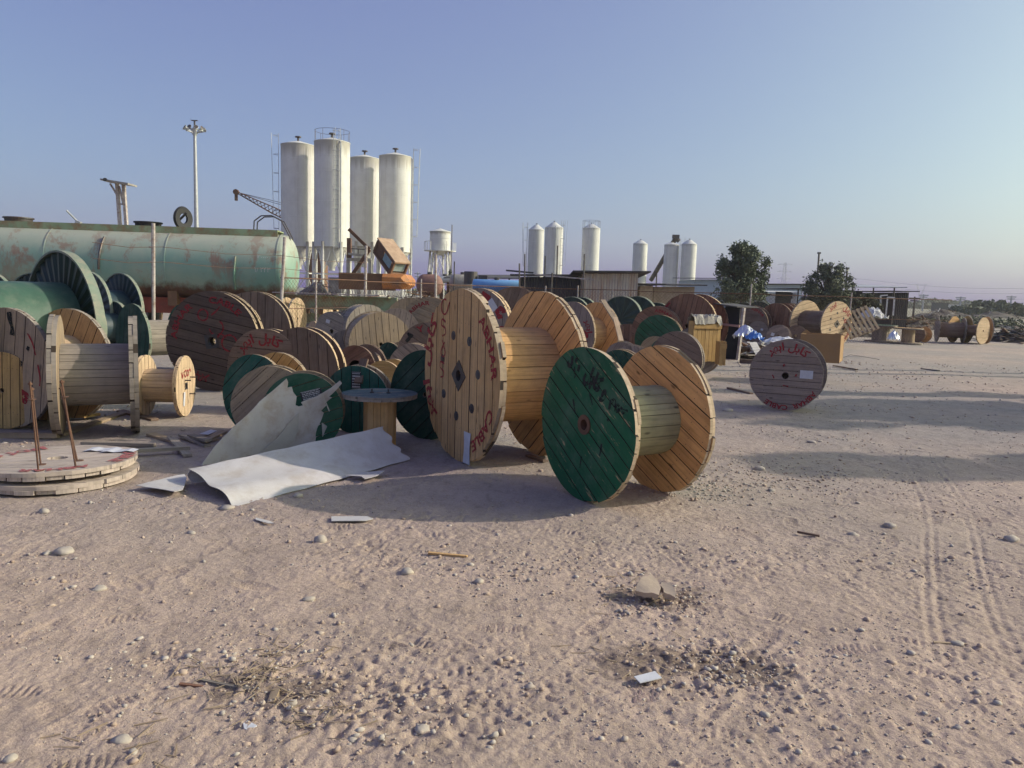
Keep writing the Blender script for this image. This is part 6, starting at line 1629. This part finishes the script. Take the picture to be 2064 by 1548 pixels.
mass('far_bushes', 'thin strip of faint trees on the horizon behind the far field', 1850, 2250, 420, 7.0, 2, 7000, 1.2, LEAF2, dy=30)
mass('far_bushes', 'dry scrub strip along the field edge behind the scrap heaps', 1780, 2150, 62, 1.0, 3, 9000, .12, BUSHM, dy=14)
mass('far_bushes', 'distant vegetation between the silos and sheds along the horizon', 820, 1500, 260, 4.2, 4, 7000, .9, LEAF2, dy=20)
for i, (x0, x1, yt, Y, m_) in enumerate(((1897, 1912, 611, 260, NAVY), (1912, 1935, 613, 300, WALLW))):
    a, b = at(x0, yt, Y), at(x1, yt, Y); root = empty('far_building', (a.x, Y, 0)); tag(root, ['tiny dark far building on the horizon', 'tiny whitish far building on the horizon'][i], 'building', 'far buildings')
    L = b.x - a.x; mb = MB(); mb.box((L / 2, 3, a.z / 2), (L, 6, a.z)); mb.build('wall', m_, root); mb = MB(); mb.box((L / 2, 3, a.z + .1), (L + .6, 6.6, .2)); mb.build('roof', ROOFD, root)

# ------------------------------------------------------------------ stones
def stone_mesh(mb, c, r, seed, flat=.6, mat=0, q=None):
    rr = random.Random(seed); bm = bmesh.new(); bmesh.ops.create_icosphere(bm, subdivisions=2, radius=1.0)
    sx, sy, sz = r * rr.uniform(.85, 1.3), r * rr.uniform(.8, 1.1), r * flat * rr.uniform(.8, 1.1); off = Vector((seed * 1.3, 0, 0)); rz = Matrix.Rotation(rr.uniform(0, 6.3), 3, 'Z')
    V = []
    for v in bm.verts:
        p = v.co * (1 + .38 * mnoise.noise(v.co * 1.3 + off) + .10 * mnoise.noise(v.co * 3.7 + off)); V.append(rz @ Vector((p.x * sx, p.y * sy, p.z * sz)) + Vector(c))
    mb.add(V, [tuple(v.index for v in f.verts) for f in bm.faces], mat, rr.random()); bm.free()
ST = [(646, 1088, 17, 'upright egg-shaped stone alone left of centre, below the long pale strip'), (89, 1031, 14, 'round pale stone just below the flat reel discs'), (130, 1115, 26, 'long half-buried stone lower left of the flat discs'),
      (95, 1117, 11, 'small stone beside the long half-buried stone'), (200, 1181, 16, 'rounded stone casting a shadow on the near left ground'), (386, 1074, 10, 'grey pebble below the curled sheet end'), (458, 1026, 16, 'flat greenish stone at the lower corner of the curved sheet'),
      (820, 1152, 18, 'smooth flat stone below the lone stick'), (966, 1173, 14, 'oval stone right of the smooth flat stone'), (2038, 1086, 19, 'pale round stone near the right edge'), (1792, 1064, 16, 'flat pale stone in the tyre tracks at right'), (1719, 1077, 12, 'small stone left of the tyre tracks'),
      (850, 1474, 22, 'brownish stone at the bottom centre'), (1530, 947, 16, 'pale stone on the ground right of the far plank disc of the green-faced reel'), (600, 1001, 15, 'white stone in front of the curved sheet'), (1466, 829, 14, 'reddish stone left of the lone weathered reel'),
      (246, 1492, 22, 'bigger stone at the lower left'), (20, 1530, 20, 'stone in the bottom left corner'), (268, 1518, 14, 'pebble next to the bigger lower-left stone'), (622, 1205, 14, 'grey stone left of centre on the near ground'), (590, 1420, 17, 'round stone in the debris, lower left centre'), (710, 1492, 16, 'stone near the bottom, left of centre'),
      (1636, 892, 10, 'small pale stone in the shade right of the green-faced reel'), (1555, 990, 12, 'dark stone right of the green-faced reel'), (1930, 1300, 14, 'stone near the curved pale stick')]
for i, (px, py, rp, lab) in enumerate(ST):
    g = G(px, py); r_ = rp * .78 * g.y / FPX; mb = MB(); stone_mesh(mb, (0, 0, r_ * .12), r_, 100 + i, .55 if i else .95)
    tag(mb.build('stone', ROCK, None, smooth=True, loc=(g.x, g.y, gz(g.x, g.y))), lab, 'stone', 'stones on the bare ground')
def slab(px, lab, seed):
    q0, q1 = G(1282, 1208, .012), G(1362, 1212, .012); q2 = at(1310, 1166, q0.y + .16)
    pts = plane_pts(px, q0, q1, q2); c = sum(pts, Vector()) / len(pts); rr = random.Random(seed)
    o = poly_sheet('clay_chunk', lab, [p for p in pts], ROCKT, sub=5, amp=.012, frq=9, t=.030, seed=seed, group='broken clay chunks', cat='clay chunk')
slab([(1282, 1200), (1291, 1203), (1300, 1207), (1312, 1206), (1325, 1209), (1328, 1200), (1331, 1193), (1326, 1184), (1323, 1175), (1317, 1171), (1310, 1164), (1303, 1170), (1292, 1173), (1287, 1182), (1283, 1190)][::-1], 'larger flat tan clay chunk on the cloddy ground, lower right centre', 1)
slab([(1335, 1203), (1341, 1206), (1350, 1207), (1359, 1211), (1361, 1203), (1360, 1195), (1356, 1188), (1351, 1181), (1342, 1182), (1333, 1179), (1331, 1188), (1336, 1195)][::-1], 'smaller tan clay chunk beside the larger one', 2)
def gravel():
    rs = np.random.RandomState(11); bm = bmesh.new(); bmesh.ops.create_icosphere(bm, subdivisions=1, radius=1.0)
    bv = np.array([v.co[:] for v in bm.verts]); bf = np.array([[v.index for v in f.verts] for f in bm.faces]); bm.free()
    N_ = 46000
    u = rs.rand(N_); y = 2.2 * (22.0 / 2.2) ** (u ** .85); x = (rs.rand(N_) - .5) * 2 * (y * .75 + .5)
    size = .0022 + .0038 * rs.rand(N_) ** 2 + .016 * (rs.rand(N_) ** 18) + .0013 * np.clip(y - 4, 0, 14) * rs.rand(N_)
    # clustering into gravelly patches
    cl = np.array([mnoise.noise(Vector((float(a) * .9, float(b) * .9, 3))) + .6 * mnoise.noise(Vector((float(a) * 3, float(b) * 3, 8))) for a, b in zip(x, y)])
    keep = rs.rand(N_) < np.clip(.25 + cl * 1.7, .10, 1); x, y, size = x[keep], y[keep], size[keep]
    # dense clods around the cloddy spots
    ex = []; 
    for cx, cy, r, n in ((.95, 3.25, .33, 420), (.82, 4.0, .28, 300), (-.75, 2.95, .45, 200), (-.3, 2.75, .3, 160), (-1.1, 3.2, .5, 180), (.1, 4.3, .5, 240), (2.4, 6.9, .8, 420), (1.6, 6.4, .5, 300)):
        ex.append(np.stack([rs.randn(n) * r * .6 + cx, rs.randn(n) * r * .45 + cy, .0025 + .009 * rs.rand(n) ** 4 + .0008 * cy], -1))
    ex = np.concatenate(ex); x = np.concatenate([x, ex[:, 0]]); y = np.concatenate([y, ex[:, 1]]); size = np.concatenate([size, ex[:, 2]])
    n = len(x); ix = np.clip(np.searchsorted(GXS, x), 0, len(GXS) - 1); iy = np.clip(np.searchsorted(GYS, y), 0, len(GYS) - 1); z = GZ[iy, ix]
    nv, nf = len(bv), len(bf)
    P = bv[None] * (1 + (rs.rand(n, nv, 1) - .5) * .5); S_ = np.stack([size * (.7 + .8 * rs.rand(n)), size * (.7 + .6 * rs.rand(n)), size * (.4 + .5 * rs.rand(n))], -1)
    P = P * S_[:, None, :]; th = rs.rand(n) * 6.283; c, s = np.cos(th)[:, None], np.sin(th)[:, None]
    X_, Y_ = P[..., 0] * c - P[..., 1] * s, P[..., 0] * s + P[..., 1] * c
    co = np.stack([X_ + x[:, None], Y_ + y[:, None], P[..., 2] + (z + S_[:, 2] * .3)[:, None]], -1).reshape(-1, 3).astype(np.float32)
    F = (bf[None] + (np.arange(n) * nv)[:, None, None]).reshape(-1, 3).astype(np.int32)
    me = bpy.data.meshes.new('gravel'); me.vertices.add(len(co)); me.vertices.foreach_set('co', co.ravel()); me.loops.add(F.size); me.loops.foreach_set('vertex_index', F.ravel())
    me.polygons.add(len(F)); me.polygons.foreach_set('loop_start', np.arange(0, F.size, 3, dtype=np.int32)); me.polygons.foreach_set('loop_total', np.full(len(F), 3, dtype=np.int32))
    tn = me.attributes.new('tone', 'FLOAT', 'FACE'); tn.data.foreach_set('value', np.repeat(rs.rand(n), nf).astype(np.float32))
    me.update(calc_edges=True)
    m, t, b = newmat('mixed_gravel', .95); tone = N(t, 'ShaderNodeAttribute', attribute_name='tone').outputs['Fac']
    t.links.new(ramp(t, tone, [(0, (.36, .27, .215)), (.45, (.43, .335, .27)), (.7, (.36, .32, .285)), (1, (.46, .41, .365))]), b.inputs['Base Color']); me.materials.append(m)
    o = bpy.data.objects.new('gravel', me); COL.objects.link(o); tag(o, 'loose gravel, pebbles and clods scattered over the open ground', 'gravel', kind='stuff')
gravel()
def straw():
    rr = random.Random(4); mb = MB()
    for cx, cy, n, s in ((480, 1375, 70, 60), (640, 1430, 40, 60), (1250, 1190, 18, 40), (560, 1330, 35, 60), (250, 1500, 20, 90), (1500, 760, 30, 60), (1300, 1300, 20, 80)):
        for i in range(n):
            p = G(cx + rr.gauss(0, s), min(1540, cy + rr.gauss(0, s * .4)), .01); t = rr.uniform(0, 6.3); l = rr.uniform(.01, .045) * (1 + p.y * .12); p.z = gz(p.x, p.y) + .006
            d = Vector((math.cos(t) * l, math.sin(t) * l, rr.uniform(-.003, .006))); mb.bar(p - d, p + d, rr.uniform(.002, .006), .002, 0, rr.random())
    tag(mb.build('straw_litter', TANW), 'splinters and straw littering the bare ground', 'litter', kind='stuff')
straw()
# ------------------------------------------------------------------ haze
HAZE = 0.0003
if HAZE > 0:
    mb = MB(); mb.box((0, 0, 0), (1700, 1700, 62))
    hm = bpy.data.materials.new('haze_air'); hm.use_nodes = True; t = hm.node_tree; t.nodes.clear()
    out = t.nodes.new('ShaderNodeOutputMaterial'); pv = t.nodes.new('ShaderNodeVolumePrincipled')
    pv.inputs['Color'].default_value = (.97, .98, 1.0, 1); pv.inputs['Density'].default_value = HAZE; pv.inputs['Anisotropy'].default_value = .2
    t.links.new(pv.outputs[0], out.inputs['Volume'])
    hz = mb.build('haze', hm, None, loc=(0, 0, 28.5)); tag(hz, kind='stuff')
